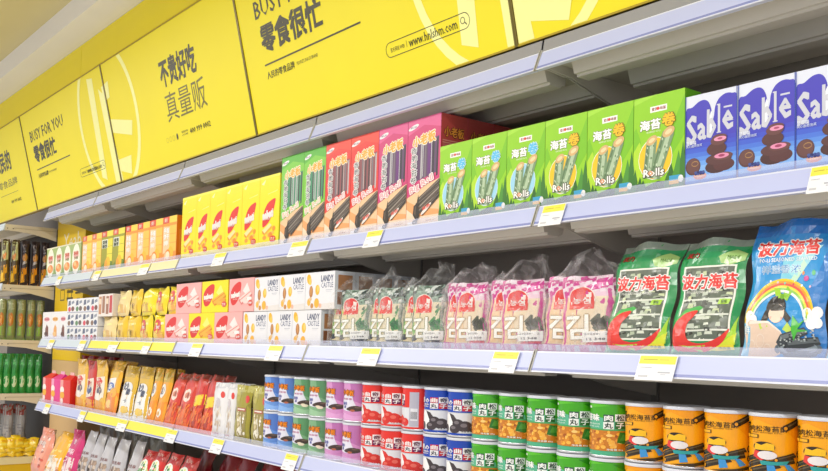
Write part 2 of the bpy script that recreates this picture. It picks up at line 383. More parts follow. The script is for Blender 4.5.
# bottom shelf (its front lies below the frame)
Z4 = .715
for b in range(4):
    mb = MB(); mb.box(JX[b] + .001, 1.5, Z4 - .03, JX[b + 1] - .001, 1.955, Z4, GREY); o = mb.build('bottom_shelf'); tag(o, 'grey metal bottom shelf under the standing pouches, %s bay' % bayname[b], 'shelf', 'gondola shelves')
# uprights with slots behind the shelves
for b in range(0, 7):
    mb = MB(); x = JX[b]
    mb.box(x - .012, 1.9555, 0, x + .012, 1.9595, 2.66, mat('#85807a', .5, 'paint'))
    o = mb.build('shelf_upright'); tag(o, 'grey slotted steel upright behind the shelves, number %s from the left end' % ['one', 'two', 'three', 'four', 'five', 'six', 'seven'][b], 'upright')
# neighbouring bay beyond the column: shelves seen from their ends
XB = -5.80
def side_shelf(zt, label, rail='pale'):
    o = empty('shelf', (XB, 1.45, zt)); tag(o, label, 'shelf', 'shelves of the neighbouring bay')
    def L(mb, name): mb.v = [(a - XB, b - 1.45, c - zt) for a, b, c in mb.v]; return mb.build(name, o)
    bc = mat('#ded3bd', .45, 'paint')
    mb = MB(); mb.prism_x([(1.455, zt - .035), (1.455, zt), (1.75, zt), (1.75, zt - .014), (1.47, zt - .014), (1.47, zt - .035)], XB - 1.0, XB - .004, bc); L(mb, 'shelf_board')
    mb = MB(); mb.prism_x([(1.452, zt - .034), (1.455, zt + .001), (1.752, zt + .001), (1.752, zt - .080), (1.70, zt - .066), (1.60, zt - .045)], XB - .004, XB, bc)
    mb.prism_x([(1.50, zt - .021), (1.50, zt - .018), (1.75, zt - .018), (1.75, zt - .021)], XB, XB + .0015, mat('#b5a98f', .4, 'paint'))
    for q in (1.462, 1.495):
        mb.box(XB, q, zt - .026, XB + .0015, q + .006, zt - .021, mat('#4b4136', .5, 'paint'))
    L(mb, 'bracket')
    mb = MB(); mb.prism_x([(1.44, zt - .037), (1.452, zt + .006), (1.454, zt + .006), (1.451, zt - .037)], XB - 1.0, XB - .002, mat(RAILC[rail], .3, 'paint')); L(mb, 'price_rail')
    mb = MB(); mb.prism_x([(1.62, zt - .0145), (1.635, zt - .04), (1.67, zt - .04), (1.685, zt - .0145)], XB - .98, XB - .03, bc); L(mb, 'stiffener')
    return o
for zt, nm in ((2.128, 'topmost'), (1.768, 'second'), (1.438, 'third'), (1.118, 'fourth')):
    side_shelf(zt, 'cream shelf of the bay beyond the column, seen end-on, %s one' % nm)
o = empty('display_bin', (XB, 1.45, .3)); tag(o, 'yellow-fronted bin heaped with yellow packs beyond the column at far left', 'bin')
mb = MB(); mb.box(-1.0, 0, -.2995, 0, .303, .40, mat('#e0b818', .5, 'paint')); mb.build('bin_body', o)
mb = MB(); mb.box(-1.005, -.008, .401, .006, .303, .44, mat('#e6d9a8', .4, 'paint')); mb.build('bin_rim', o)
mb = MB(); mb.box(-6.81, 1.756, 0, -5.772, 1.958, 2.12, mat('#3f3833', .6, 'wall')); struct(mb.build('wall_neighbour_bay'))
mb = MB(); mb.box(-5.799, 1.7535, 0, -5.773, 1.7555, 2.12, mat('#26211e', .5, 'paint')); o = mb.build('shelf_upright'); tag(o, 'thin dark steel upright at the column edge beside the dark pouches', 'upright')
# ---------------------------------------------------------------- price tags
def price_tag(px, r, w, label, hang=0.0):
    zt = ZS[r]; x = at(px, at_y(px, r), 1.5).x
    mb = MB(); h = .046 + hang; zb = zt + .003 - h
    def SR(u, v, off): return ((u - .5) * w, -.004 + .0195 * (v - 1) * h / .047 - off, v * h)
    vs = [SR(u, v, q) for u in (0, 1) for v in (0, 1) for q in (-.001, .001)]
    mb.add(vs, [(0, 1, 3, 2), (4, 6, 7, 5), (0, 4, 5, 1), (2, 3, 7, 6), (0, 2, 6, 4), (1, 5, 7, 3)], mat('#f1f1f4', .3, 'paint'))
    art(mb, [R(0.02, .66, .98, .98, '#f4e54e'), R(.12, .82, .5, .85, '#b5a93a'), R(.56, .82, .8, .845, '#c9bd4a'), R(.58, .3, .9, .36, '#b9b9c4'), R(.66, .22, .8, .27, '#d0d0da'), R(.08, .5, .4, .53, '#b9b9c2'), R(.08, .12, .34, .2, '#c9c9cf')], SR, base=.0013, asp=w / h)
    o = mb.build('price_tag'); o.location = (x, 1.5175, zb); tag(o, label, 'price tag', 'price tags clipped to the rails'); return o
def at_y(px, r):   # image height of rail row r at column px, by bisection on the rail's plane
    lo, hi = -900.0, 1400.0
    for _ in range(40):
        m = (lo + hi) / 2
        if at(px, m, 1.51).z > ZS[r] - .02: lo = m
        else: hi = m
    return m
ORD = ['leftmost', 'second from left', 'third from left', 'fourth from left', 'fifth from left', 'sixth from left', 'seventh from left', 'eighth from left', 'ninth from left', 'tenth from left']
YF = 1.54
def put(proto, first, x, y, z, label, cat, group=None, rz=0, rx=0, sc=None):
    """places the prototype itself the first time and copies afterwards"""
    o = proto if first else dup(proto)
    o.location = (x, y, z); o.rotation_euler = (rx, 0, rz)
    if sc: o.scale = sc
    for k in ('group',):
        if k in o.keys(): del o[k]
    tag(o, label, cat, group); return o
def cols(edges, ref, Y=YF):     # world x of pixel columns at image heights interpolated through ref
    return [at(px, ref(px), Y).x for px in edges]
def lerp(a, b): return lambda px: a[1] + (b[1] - a[1]) * (px - a[0]) / (b[0] - a[0])
def rowof(proto_of, edges, ref, z, kinds, label, cat, group, Y=YF, gap=.0015, rz=None, labels=None):
    """one thing per pair of edges; widths come from the prototype"""
    used = {}
    xs = cols(edges, ref, Y)
    for i in range(len(edges) - 1):
        k = kinds[i]; x = (xs[i] + xs[i + 1]) / 2
        first = k not in used
        if first: used[k] = proto_of(k)
        lb = labels[i] if labels else label % ORD[i]
        put(used[k], first, x, Y, z, lb, cat, group, rz=(rz[i] if rz else 0))
# ================================================================= UPPER SHELF (row 1)
Z1 = ZS[1] + .0005
# --- blue puff-cookie cartons
def sable():
    w, h = .1145, .186
    its = [R(0, 0, 1, 1, '#dfe3f3')]
    its += [R(0, 0, 1, .55, '#443cbc'), SP([(0, .5), (.5, .5), (.52, .74), (.485, .86), (.40, .925), (.27, .925), (.13, .875), (0, .84)], '#443cbc'), SP([(.5, .5), (1, .5), (1, .89), (.90, .94), (.78, .95), (.66, .915), (.585, .84), (.56, .74)], '#443cbc')]
    for i, c in enumerate(['#4246c4', '#3f50ca', '#4160d2', '#4a76dc', '#5a8ee6', '#6ea4ee', '#86b8f4']):
        its.append(R(0, 0, 1, .52 - i * .047, c))
    its += [R(0, 0, 1, .085, '#4f86dd'), P([(0, .12), (.5, .16), (1, .115), (1, .09), (0, .085)], '#86b6f6')]
    its += [P([(.47, .56), (.53, .56), (.53, .76), (.505, .80), (.47, .74)], '#eef1fb')]
    its += [T('S', .125, .63, .19, .30, '#cfd0dc', .03), T('a', .325, .60, .16, .17, '#cfd0dc', .03), T('b', .515, .665, .165, .29, '#cfd0dc', .03), R(.635, .55, .68, .855, '#cfd0dc'), R(.615, .842, .68, .855, '#cfd0dc'), R(.615, .55, .70, .562, '#cfd0dc'), T('e', .825, .67, .19, .19, '#cfd0dc', .03), R(.745, .80, .905, .818, '#cfd0dc')]
    its += [T('蓝莓味', .12, .49, .20, .045, '#e9edfb', .03), T('夹心曲奇泡芙', .18, .455, .32, .03, '#d9e2fb', .01)]
    for (u, v, a, b, c) in ((.62, .20, .22, .07, '#4c2a2b'), (.76, .21, .20, .065, '#5a3132'), (.66, .275, .25, .06, '#5b3536'), (.74, .30, .19, .04, '#6c4243'), (.62, .385, .19, .07, '#57302f'), (.66, .47, .155, .05, '#6a4040'), (.68, .50, .14, .035, '#6a3f44')):
        its.append(E(u, v, a, b, c))
    its += [E(.72, .305, .14, .027, '#e58fb4'), E(.72, .307, .06, .014, '#a23a62'), E(.69, .485, .12, .025, '#e999bb'), E(.69, .487, .05, .011, '#b04a70')]
    its += [E(.16, .235, .15, .092, '#5d3937'), E(.165, .24, .13, .08, '#6b4442'), ring(.2, .262, .07, .03, .008, '#b78b52', n=12)]
    its += [E(.30, .125, .13, .035, '#d97a5a'), E(.3, .137, .12, .022, '#f0b08c')] + [E(.22 + .05 * (i % 4), .15 + .017 * (i // 4), .028, .014, ['#2f3f8e', '#46589f', '#28306f'][i % 3]) for i in range(8)]
    its += [E(.70, .045, .04, .013, '#a9c9f6'), T('净含量', .85, .045, .18, .022, '#c6dafa')]
    its += [R(0, .0, .012, 1, '#3a52b4'), R(.988, 0, 1, 1, '#2f49ad')]
    return carton('cookie_carton', w, h, .05, '#dfe4f7', its)
p = sable()
ex = cols([685.5, 738, 795.5], lerp((685, 140), (795, 125)))
for i, x in enumerate((ex[0] + .058, ex[1] + .0582, ex[2] + .0584)):
    put(p, i == 0, x, YF, Z1, 'blue and white puff cookie carton on the upper shelf, ' + ['next to the green cartons', 'middle one of the three', 'cut by the right edge of the photo'][i], 'box', 'blue cookie cartons')
# --- green seaweed roll cartons
def roll(c):
    w, h = .108, .207
    cir = '#9fd4f0' if c == 'blue' else '#fbc61a'; wd = '#5fc3f2' if c == 'blue' else '#f6c420'
    its = [R(0, 0, 1, 1, '#93d018')]
    its += [P([(0, .93), (.5, 1), (.2, 1), (0, .98)], '#a6dd3a'), P([(.55, .2), (1, .55), (1, .95), (.8, .7)], '#7cc313'), P([(0, .3), (.15, .55), (.05, .7), (0, .66)], '#7cc313'), P([(.0, .1), (.3, .25), (.12, .55), (0, .45)], '#b4de2c')]
    its += [P([(0, 0), (1, 0), (1, .16), (.8, .1), (.5, .13), (.2, .08), (0, .17)], '#2e4a22')]
    for (a, b, c_, d) in ((.02, .13, .07, .28), (.12, .08, .06, .2), (.72, .17, .09, .30), (.86, .2, .10, .40), (.95, .28, .08, .48), (.66, .1, .08, .2), (.80, .1, .08, .25), (.18, .1, .08, .16)):
        its.append(P([(a - c_ * .6, 0.0), (a + c_ * .5, .0), (a + c_, d * .55), (a + c_ * .3, d), (a - c_ * .4, d * .6)], ['#3a7a26', '#2f6a22', '#4c9430'][int(a * 10) % 3]))
    its += [E(.44, .36, .335, .215, '#f3f5ee'), E(.44, .36, .325, .207, cir)]
    # two seaweed rolls
    def cyl(x0, y0, x1, y1, wd_):
        dx, dy = x1 - x0, (y1 - y0) * 1.9; L = math.hypot(dx, dy); nx, ny = -dy / L * wd_, dx / L * wd_ / 1.9
        q = lambda s, t: (x0 + (x1 - x0) * s + nx * t, y0 + (y1 - y0) * s + ny * t)
        o = [P([q(0, -1), q(1, -1), q(1, 1), q(0, 1)], '#7c9872'), P([q(0, -.5), q(1, -.5), q(1, .2), q(0, .2)], '#b3c8a6'), P([q(0, .5), q(1, .5), q(1, .8), q(0, .8)], '#5f7c56')]
        rr = random.Random(int(x0 * 100))
        for _ in range(26):
            s, t = rr.random() * .94, rr.uniform(-.85, .75); o.append(P([q(s, t), q(s + .05, t + .05), q(s + .055, t + .22), q(s + .01, t + .2)], rr.choice(['#5a7650', '#cfdcc2', '#8fab82'])))
        o += [E(x1, y1, wd_ * 1.03, wd_ * .42, '#d9b27a', rot=.2), E(x1, y1, wd_ * .6, wd_ * .2, '#f0d6a6', rot=.2)]
        return o
    its += cyl(.30, .17, .37, .545, .105) + cyl(.42, .16, .70, .60, .115)
    its += TO('Rolls', .42, .22, .40, .075, '#fbfbf6', '#51493c', .03, .06) + [T('o', .36, .215, .09, .05, '#f3a77c', .03)]
    its += [R(.72, .10, .93, .16, '#3fa7d6'), R(.72, .075, .9, .11, '#f2b72c'), E(.94, .12, .05, .035, '#f0f0ee')]
    its += [R(.33, .825, .66, .885, '#f7f6f4'), T('爱乐O味滋', .5, .855, .27, .032, '#a05548', .03), E(.485, .856, .03, .016, '#e0402e')]
    its += TO('海苔', .335, .705, .40, .10, '#fdfdfb', '#77835c', .045, .05) + TO('卷', .70, .725, .235, .125, wd, '#8a6a18' if c != 'blue' else '#e8f6fb', .045, .045)
    its += [T('SEAWEED ROLL', .40, .632, .28, .016, '#e9f2cf')]
    right = [R(0, 0, 1, 1, '#5fa81c'), R(.2, .1, .8, .4, '#e9efe0'), T('海苔卷', .5, .7, .7, .12, '#fbfbf6', .03)]
    return carton('seaweed_roll_carton', w, h, .053, '#86c616', its, right)
edges = [439.5, 471, 506.5, 545, 588.5, 634.5, 685]
xs = cols(edges, lerp((440, 180), (685, 138)))
pr = {}
wr = (xs[-1] - xs[0]) / 6
for i in range(6):
    c = 'blue' if i < 3 else 'yellow'; first = c not in pr
    if first: pr[c] = roll(c)
    put(pr[c], first, xs[0] + wr * (i + .5), YF, Z1, 'lime green seaweed roll carton with %s disc, %s of its three' % (c, ['leftmost', 'middle', 'rightmost'][i % 3]), 'box', 'green seaweed roll cartons', sc=((wr - .0012) / .108, 1, 1))
# --- tall big-roll cartons (green, red, magenta)
def bigroll(c):
    w, h = .135, .30
    top, mid, win = {'green': ('#7cc83a', '#57b431', '#3d8a66'), 'red': ('#e3362f', '#ee4a3a', '#8c4a50'), 'magenta': ('#cf3c78', '#de5b92', '#5e3f66')}[c]
    its = [R(0, 0, 1, 1, top), P([(0, .86), (.5, .93), (1, .88), (1, 1), (0, 1)], mid), E(.17, .93, .16, .02, '#ece9ea', rot=.1), T('新品', .17, .93, .2, .018, '#8c6f88')]
    its += [P([(0, .0), (1, 0), (1, .42), (.6, .38), (0, .28)], '#efc79c'), P([(0, .0), (1, 0), (1, .12), (0, .2)], '#f6dcc0'), P([(0, .18), (.3, .1), (1, .1), (1, .14), (.4, .18), (0, .26)], '#f2a86a')]
    its += [P([(.22, .42), (.93, .48), (.95, .80), (.24, .76)], win)]
    rr = random.Random(len(c))
    for i in range(5):
        u = .40 + .12 * i; cc = rr.choice(['#2d2a33', '#7a6f78', '#b8b4b8', win, '#3a3037'])
        its.append(P([(u, .44), (u + .05, .45), (u + .06, .79), (u + .012, .78)], cc))
    its += [P([(u, .46), (u + .015, .46), (u + .02, .76), (u + .006, .76)], '#d5dcd8') for u in (.47, .72)]
    if c == 'magenta': its.append(R(.62, .47, .72, .76, '#6a2f7a'))
    its += TO('小老板', .50, .80, .68, .095, '#f4ab3a', '#fdf3dc', .05, .07, rot=.09)
    for i, ch in enumerate('香脆海苔卷'):
        its += TO(ch, .20 + .02 * (i % 2), .71 - i * .068, .17, .058, '#3b3238', '#fafafa', .01, .09)
    its += TO('Big Roll', .46, .385, .72, .075, '#e9a9b0' if c != 'green' else '#e7c0a6', '#fdf8f4', .03, .08, rot=.32)
    for i, (x0, y0) in enumerate(((.38, .24), (.30, .19), (.42, .175), (.34, .125), (.5, .12))):
        cc, hi = [('#4e4139', '#85796c'), ('#3a302b', '#6d6157'), ('#5c4e44', '#a0958a')][i % 3]
        its += [P([(x0, y0 - .02), (1, y0 + .13), (1, y0 + .175), (x0, y0 + .03)], cc), P([(x0, y0 + .008), (1, y0 + .155), (1, y0 + .166), (x0, y0 + .02)], hi)]
    its += [P([(.22, .12), (.34, .05), (.42, .1), (.4, .22), (.38, .30), (.33, .22), (.24, .2)], '#33291f'), P([(.27, .13), (.3, .11), (.31, .2), (.28, .19)], '#6b5a4c')]
    if c != 'green': its += [E(.62, .16, .16, .02, '#f5e9e2', rot=.3), T('香脆', .62, .175, .24, .03, '#e25444', .03, rot=.3)]
    its += [R(.05, .035, .2, .06, '#ffffff'), E(.27, .05, .07, .022, '#39302b'), T('25g', .27, .05, .09, .018, '#ffffff', .01), T('净含量 NET', .75, .055, .3, .013, '#b0714c')]
    rd = {'magenta': '#c04a48', 'red': '#b12a24', 'green': '#4f9526'}[c]
    right = [R(0, 0, 1, 1, rd), TO('小老板', .48, .84, .74, .09, '#e8963c', '#5d1d18', .03, .05), R(.06, .735, .94, .765, '#e19a8e'), R(.06, .745, .94, .755, rd), P([(.06, .3), (.94, .3), (.94, .73), (.06, .73)], '#c9646a'), T('海苔卷', .5, .6, .6, .07, '#f0d7c8', .02)]
    return carton('roll_snack_carton', w, h, .0935, top, its, right)
edges = [281, 303.5, 325.2, 350.5, 378.2, 407.3, 440.5]
xs = cols(edges, lerp((281, 200), (440, 166)))
kinds = ['green', 'green', 'red', 'red', 'magenta', 'magenta']; pr = {}
for i, c in enumerate(kinds):
    first = c not in pr
    if first: pr[c] = bigroll(c)
    wid = xs[i + 1] - xs[i] - .0015
    put(pr[c], first, (xs[i] + xs[i + 1]) / 2, YF, Z1, 'tall %s roll snack carton on the upper shelf, %s of the two %s ones in front' % (c, ['left', 'right'][i % 2], c), 'box', 'tall roll snack cartons', sc=(wid / .135, 1, 1))
for j in (1, 2):
    o = dup(pr['magenta']); o.location = ((xs[5] + xs[6]) / 2, YF + .0945 * j, Z1); o.scale = ((xs[6] - xs[5] - .0015) / .135, 1, 1)
    tag(o, 'magenta roll snack carton with dark red side, %s behind the front right one' % ['', 'directly', 'second'][j], 'box', 'tall roll snack cartons')
# --- yellow wafer packs
def waferpack():
    w, h = .128, .253
    its = [R(0, 0, 1, 1, '#f8e60c'), P([(0, .965), (1, .965), (1, 1), (0, 1)], '#fbf04a')]
    its += [P([(.08, .9), (.3, .955), (.2, .88)], '#fdf8b0'), P([(.42, .75), (.9, .78), (.88, .765), (.42, .742)], '#fbf27a')]
    pts = [(.20, .30), (.17, .36), (.20, .46), (.30, .56), (.48, .635), (.80, .67), (.76, .56), (.68, .47), (.52, .37), (.36, .32)]
    its += [SP(pts, '#e4342a', 3)]
    its += [T('nabati', .45, .47, .50, .10, '#fbf3f0', .09, rot=.12), T('RICHEESE', .44, .405, .30, .024, '#f6d9cf')]
    its += [P([(.18, .26), (.55, .345), (.66, .31), (.3, .215)], '#fbe5a0'), P([(.18, .26), (.3, .215), (.3, .185), (.18, .22)], '#e89a1e'), P([(.3, .215), (.66, .31), (.66, .27), (.3, .185)], '#f2ae2c')]
    its += [P([(.40, .21), (.74, .24), (.8, .2), (.45, .155)], '#f7c04c'), E(.60, .18, .1, .04, '#f08c1c'), E(.76, .265, .08, .035, '#f49a26'), E(.3, .155, .1, .03, '#f3a030')]
    its += [E(.72, .125, .15, .045, '#e0432c'), T('芝士', .72, .13, .2, .035, '#fbeecd', .03), T('160g', .25, .05, .2, .02, '#c8a20a')]
    return carton('wafer_pack', w, h, .06, '#f2de10', its, rough=.25)
edges = [182, 196.5, 210, 225.5, 242, 259.5, 279.5]
xs = cols(edges, lerp((182, 225), (279, 205)))
p = waferpack()
for i in range(6):
    put(p, i == 0, (xs[i] + xs[i + 1]) / 2, YF, Z1, 'tall yellow wafer pack with red leaf-shaped badge on the upper shelf, %s of six' % ORD[i], 'box', 'tall yellow wafer packs', sc=((xs[i + 1] - xs[i] - .0015) / .128, 1, 1))
# --- orange / olive / oval cartons at the far left
def stickbox(c):
    w, h = .126, .192
    base, hdr, sq = {'orange': ('#f59a2c', '#e2492a', '#fbc64c'), 'olive': ('#a3a01c', '#e2552a', '#f5e23a'), 'amber': ('#f7b02e', '#e4622f', '#fbd85a')}[c]
    its = [R(0, 0, 1, 1, base), R(.0, .86, .45, 1, hdr), T('新', .22, .93, .22, .09, '#f6d7c8', .03), R(.47, .86, 1, 1, '#fbd64a' if c != 'olive' else '#f2e446')]
    for j in range(3):
        its.append(R(.5, .62 - j * .19, .97, .8 - j * .19, sq))
    if c == 'olive': its += [R(.04, .58, .55, .80, '#e9eddb'), T('蛋黄', .3, .73, .4, .09, '#3c4420', .04), T('酥饼', .3, .63, .4, .09, '#3c4420', .04), P([(0, 0), (1, 0), (1, .22), (.5, .3), (0, .12)], '#6f8a18'), E(.6, .2, .22, .16, '#f6c21c'), E(.45, .16, .14, .13, '#f0a81a')]
    else: its += [P([(.04, .2), (.5, .26), (.5, .78), (.04, .8)], '#fbcfa0'), T('手指', .27, .70, .36, .11, '#ffffff', .05), T('饼干', .27, .57, .36, .11, '#ffffff', .05), T('棒', .27, .43, .3, .11, '#fdf3e8', .05), E(.6, .2, .2, .15, '#f6c026'), E(.36, .14, .2, .12, '#fde9c8'), ring(.4, .16, .2, .13, .04, '#f28a22', n=14)]
    right = [R(0, 0, 1, 1, '#ee7d1c' if c != 'olive' else '#8f8a18'), R(.15, .2, .85, .7, '#f4943c' if c != 'olive' else '#a9a32c')]
    return carton('biscuit_carton', w, h, .07, base, its, right)
def ovalbox(_):
    w, h = .098, .172
    its = [R(0, 0, 1, 1, '#a9bd72'), P([(0, 0), (1, 0), (1, .15), (0, .3)], '#7e9c4e'), P([(0, .96), (1, .96), (1, 1), (0, 1)], '#e8e2c4'), E(.5, .5, .42, .46, '#fbf6e2'), E(.5, .6, .26, .1, '#e9a9a0'), T('酥脆', .5, .68, .5, .11, '#e0654a', .03), T('小饼', .5, .53, .44, .09, '#7f8c4a', .03), E(.5, .32, .33, .13, '#ee8d3c'), E(.42, .36, .14, .07, '#f7c583'), E(.62, .28, .13, .06, '#f3ac5c')]
    return carton('oval_print_carton', w, h, .06, '#b2c27c', its)
xs = cols([46.7, 54.9, 63.1, 71.6, 80.9], lerp((46, 262), (81, 255)))
p = ovalbox(0)
for i in range(4):
    put(p, i == 0, (xs[i] + xs[i + 1]) / 2, YF, Z1, 'small green carton with cream oval print at the left end of the upper shelf, %s of four' % ORD[i], 'box', 'green cartons with ovals', sc=((xs[i + 1] - xs[i] - .001) / .098, 1, 1))
pr = {}
for i, (a, b, c) in enumerate(((82.5, 92, 'amber'), (92, 101.6, 'amber'), (101.6, 113, 'olive'), (113, 124.6, 'olive'), (125.4, 137.3, 'orange'), (137.3, 149.6, 'orange'), (149.6, 162.8, 'orange'), (162.8, 176.8, 'orange'))):
    x0, x1 = cols([a, b], lerp((82, 250), (178, 232))); first = c not in pr
    if first: pr[c] = stickbox(c)
    put(pr[c], first, (x0 + x1) / 2, YF, Z1, '%s biscuit carton with square print on the upper shelf, %s of the eight' % ({'amber': 'amber yellow', 'olive': 'olive green', 'orange': 'orange'}[c], ORD[i]), 'box', 'small biscuit cartons', sc=((x1 - x0 - .0015) / .126, 1, 1))
# ================================================================= MIDDLE SHELF (row 2)
Z2 = ZS[2] + .0005
def smallwafer(c):
    w, h = .122, .108
    base, stick, sh = ('#f6b3b0', '#f9d9d4', '#e2837e') if c == 'pink' else ('#f9e410', '#f4b63c', '#e38a18')
    its = [R(0, 0, 1, 1, base), P([(.55, .62), (.72, .86), (.84, .60), (.72, .48)], '#fbe9e8' if c == 'pink' else '#fbf07a')]
    its += [SP([(.08, .3), (.05, .5), (.1, .68), (.22, .82), (.38, .9), (.48, .86), (.47, .66), (.4, .42), (.28, .24), (.15, .2)], '#df3330', 3), T('nabati', .26, .52, .34, .15, '#fbf3f0', .09, rot=.1), T('WAFER', .25, .38, .2, .04, '#f2c8be')]
    its += [P([(.42, .40), (.84, .64), (.92, .52), (.52, .26)], stick), P([(.42, .40), (.52, .26), (.52, .2), (.42, .33)], sh), P([(.52, .26), (.92, .52), (.92, .46), (.52, .2)], sh), P([(.44, .35), (.86, .6), (.87, .575), (.45, .325)], sh)]
    its += [E(.70, .3, .12, .07, stick), E(.83, .38, .1, .06, '#fdf0ee' if c == 'pink' else '#f7a23a'), E(.87, .25, .09, .09, '#e0584c'), T('草莓' if c == 'pink' else '芝士', .87, .25, .13, .07, '#fbeeee', .03)]
    right = [R(0, 0, 1, 1, '#ee8f8c' if c == 'pink' else '#efc818')]
    return carton('wafer_box', w, h, .075, base, its, right)
pr = {}
low = [(164.8, 188.6, 'pink'), (188.6, 214.3, 'yellow'), (214.3, 242.4, 'pink')]; up = [(176.2, 201.2, 'pink'), (201.8, 228, 'yellow'), (229, 254, 'pink')]
for tier, rowl, z, yy in ((0, low, Z2, 328), (1, up, Z2 + .1195, 302)):
    for i, (a, b, c) in enumerate(rowl):
        x0, x1 = cols([a, b], lambda p_: yy); first = c not in pr
        if first: pr[c] = smallwafer(c)
        put(pr[c], first, (x0 + x1) / 2, YF, z, '%s wafer box in the %s tier on the middle shelf%s' % (c, ['lower', 'upper'][tier], '' if c == 'yellow' else [', left of the yellow one', '', ', right of the yellow one'][i]), 'box', 'small wafer boxes', sc=((x1 - x0 - .0015) / .122, 1, 1.1))
def landy():
    w, h = .122, .117
    its = [R(0, 0, 1, 1, '#ebeaf0'), P([(0, .0), (1, 0), (1, .18), (0, .1)], '#e6e0de')]
    its += [E(.12, .82, .075, .14, '#f3b92e', rot=.15), E(.16, .76, .05, .1, '#f6cd5c'), E(.20, .48, .065, .16, '#b5773c'), E(.2, .5, .03, .12, '#cf9455'), E(.42, .52, .075, .14, '#f2bd36'), E(.44, .55, .035, .09, '#f7d672'), E(.13, .2, .06, .10, '#f0b84a'), E(.24, .1, .05, .07, '#c98a4c'), E(.40, .17, .085, .13, '#f4b63c'), E(.18, .28, .05, .05, '#e9c391'), E(.52, .1, .05, .06, '#f1b9a0')]
    its += [T('LANDY', .74, .82, .40, .16, '#31406f', .02), T('CASTLE', .74, .64, .40, .14, '#3b4a78', .0), R(.70, .50, .92, .515, '#b9bcc9'), R(.72, .46, .88, .47, '#c9cbd5')]
    right = [R(0, 0, 1, 1, '#dfe4ec'), R(.12, .12, .88, .45, '#8a5a3c'), R(.15, .5, .85, .9, '#b07d55')]
    return carton('nut_biscuit_box', w, h, .075, '#efeef1', its, right)
pr = landy(); n = 0
for tier, rowl, z, yy in ((0, [(243, 267.2), (267.2, 292), (292, 321)], Z2, 330), (1, [(254.7, 279.6), (279.6, 305.5), (305.5, 335)], Z2 + .1185, 290)):
    for i, (a, b) in enumerate(rowl):
        x0, x1 = cols([a, b], lambda p_: yy)
        put(pr, n == 0, (x0 + x1) / 2, YF, z, 'white biscuit box printed with nuts on the middle shelf, %s tier, %s' % (['lower', 'upper'][tier], ['leftmost', 'middle', 'rightmost'][i]), 'box', 'white nut biscuit boxes', sc=((x1 - x0 - .0015) / .122, 1, 1)); n += 1
x0, x1 = cols([305.5, 335], lambda p_: 290)
for j in (1, 2, 3):
    o = dup(pr); o.location = ((x0 + x1) / 2, YF + .0762 * j, Z2 + .1185); o.scale = ((x1 - x0 - .0015) / .122, 1, 1); tag(o, 'white nut biscuit box with brown window print, %s behind the upper right front one' % ['', 'first', 'second', 'third'][j], 'box', 'white nut biscuit boxes')
    o = dup(pr); x2, x3 = cols([292, 321], lambda p_: 330); o.location = ((x2 + x3) / 2, YF + .0762 * j, Z2); o.scale = ((x3 - x2 - .0015) / .122, 1, 1); tag(o, 'white nut biscuit box in the lower tier, %s behind the lower right front one' % ['', 'first', 'second', 'third'][j], 'box', 'white nut biscuit boxes')
# small yellow bags
def ybag(c, seed):
    w, h, t = (.115, .115, .035)
    base = {'gold': '#f1c92c', 'lemon': '#f7e21c', 'cream': '#f4dc9a', 'badge': '#f5dc1c'}[c]
    its = [P([(.1, .1), (.9, .12), (.85, .4), (.3, .5), (.12, .4)], '#d9a91c' if c != 'cream' else '#e6b866'), P([(.2, .15), (.5, .2), (.45, .45), (.25, .4)], '#f6d65c'), P([(.3, .62), (.8, .66), (.78, .74), (.3, .7)], '#fbf3a0')]
    if c == 'badge': its += [E(.42, .58, .26, .26, '#de3a2e', rot=.5), T('nabati', .42, .58, .4, .14, '#fbf3f0', .05), P([(.4, .1), (.85, .2), (.8, .4), (.45, .3)], '#f2a93c')]
    if c == 'gold': its += [T('脆', .5, .35, .24, .2, '#9a7a14', .02)]
    return pouch('snack_bag', w, h, t, base, its, 'pillow', seed, 10, 12, (6, 8))
seq = [(0, 98.5, 112.5, 318, 'cream'), (0, 112.5, 124, 318, 'gold'), (0, 124, 135.4, 317, 'gold'), (0, 135.4, 149.2, 316, 'badge'), (0, 149.2, 164, 316, 'badge'),
       (1, 113.5, 124.8, 295, 'cream'), (1, 124.8, 137.5, 295, 'gold'), (1, 137.5, 150.5, 295, 'lemon'), (1, 150.5, 163.5, 294, 'badge'), (1, 163.5, 176, 294, 'badge')]
pr = {}
nm = {'cream': 'cream', 'gold': 'golden', 'lemon': 'lemon yellow', 'badge': 'yellow red-badged'}
for i, (t_, a, b, yt, c) in enumerate(seq):
    x0, x1 = cols([a, b], lambda p_: 330 if t_ == 0 else 305); first = c not in pr
    if first: pr[c] = ybag(c, i + 3)
    zz = Z2 if t_ == 0 else Z2 + .118
    put(pr[c], first, (x0 + x1) / 2, YF + .022, zz, 'small %s snack bag on the middle shelf, %s tier, %s of five' % (nm[c], ['lower', 'upper'][t_], ORD[i % 5]), 'bag', 'small yellow snack bags', rx=math.radians(-3 if t_ == 0 else -7), rz=rnd.uniform(-.12, .12), sc=((x1 - x0) / .118 * 1.02, 1, 1.02))
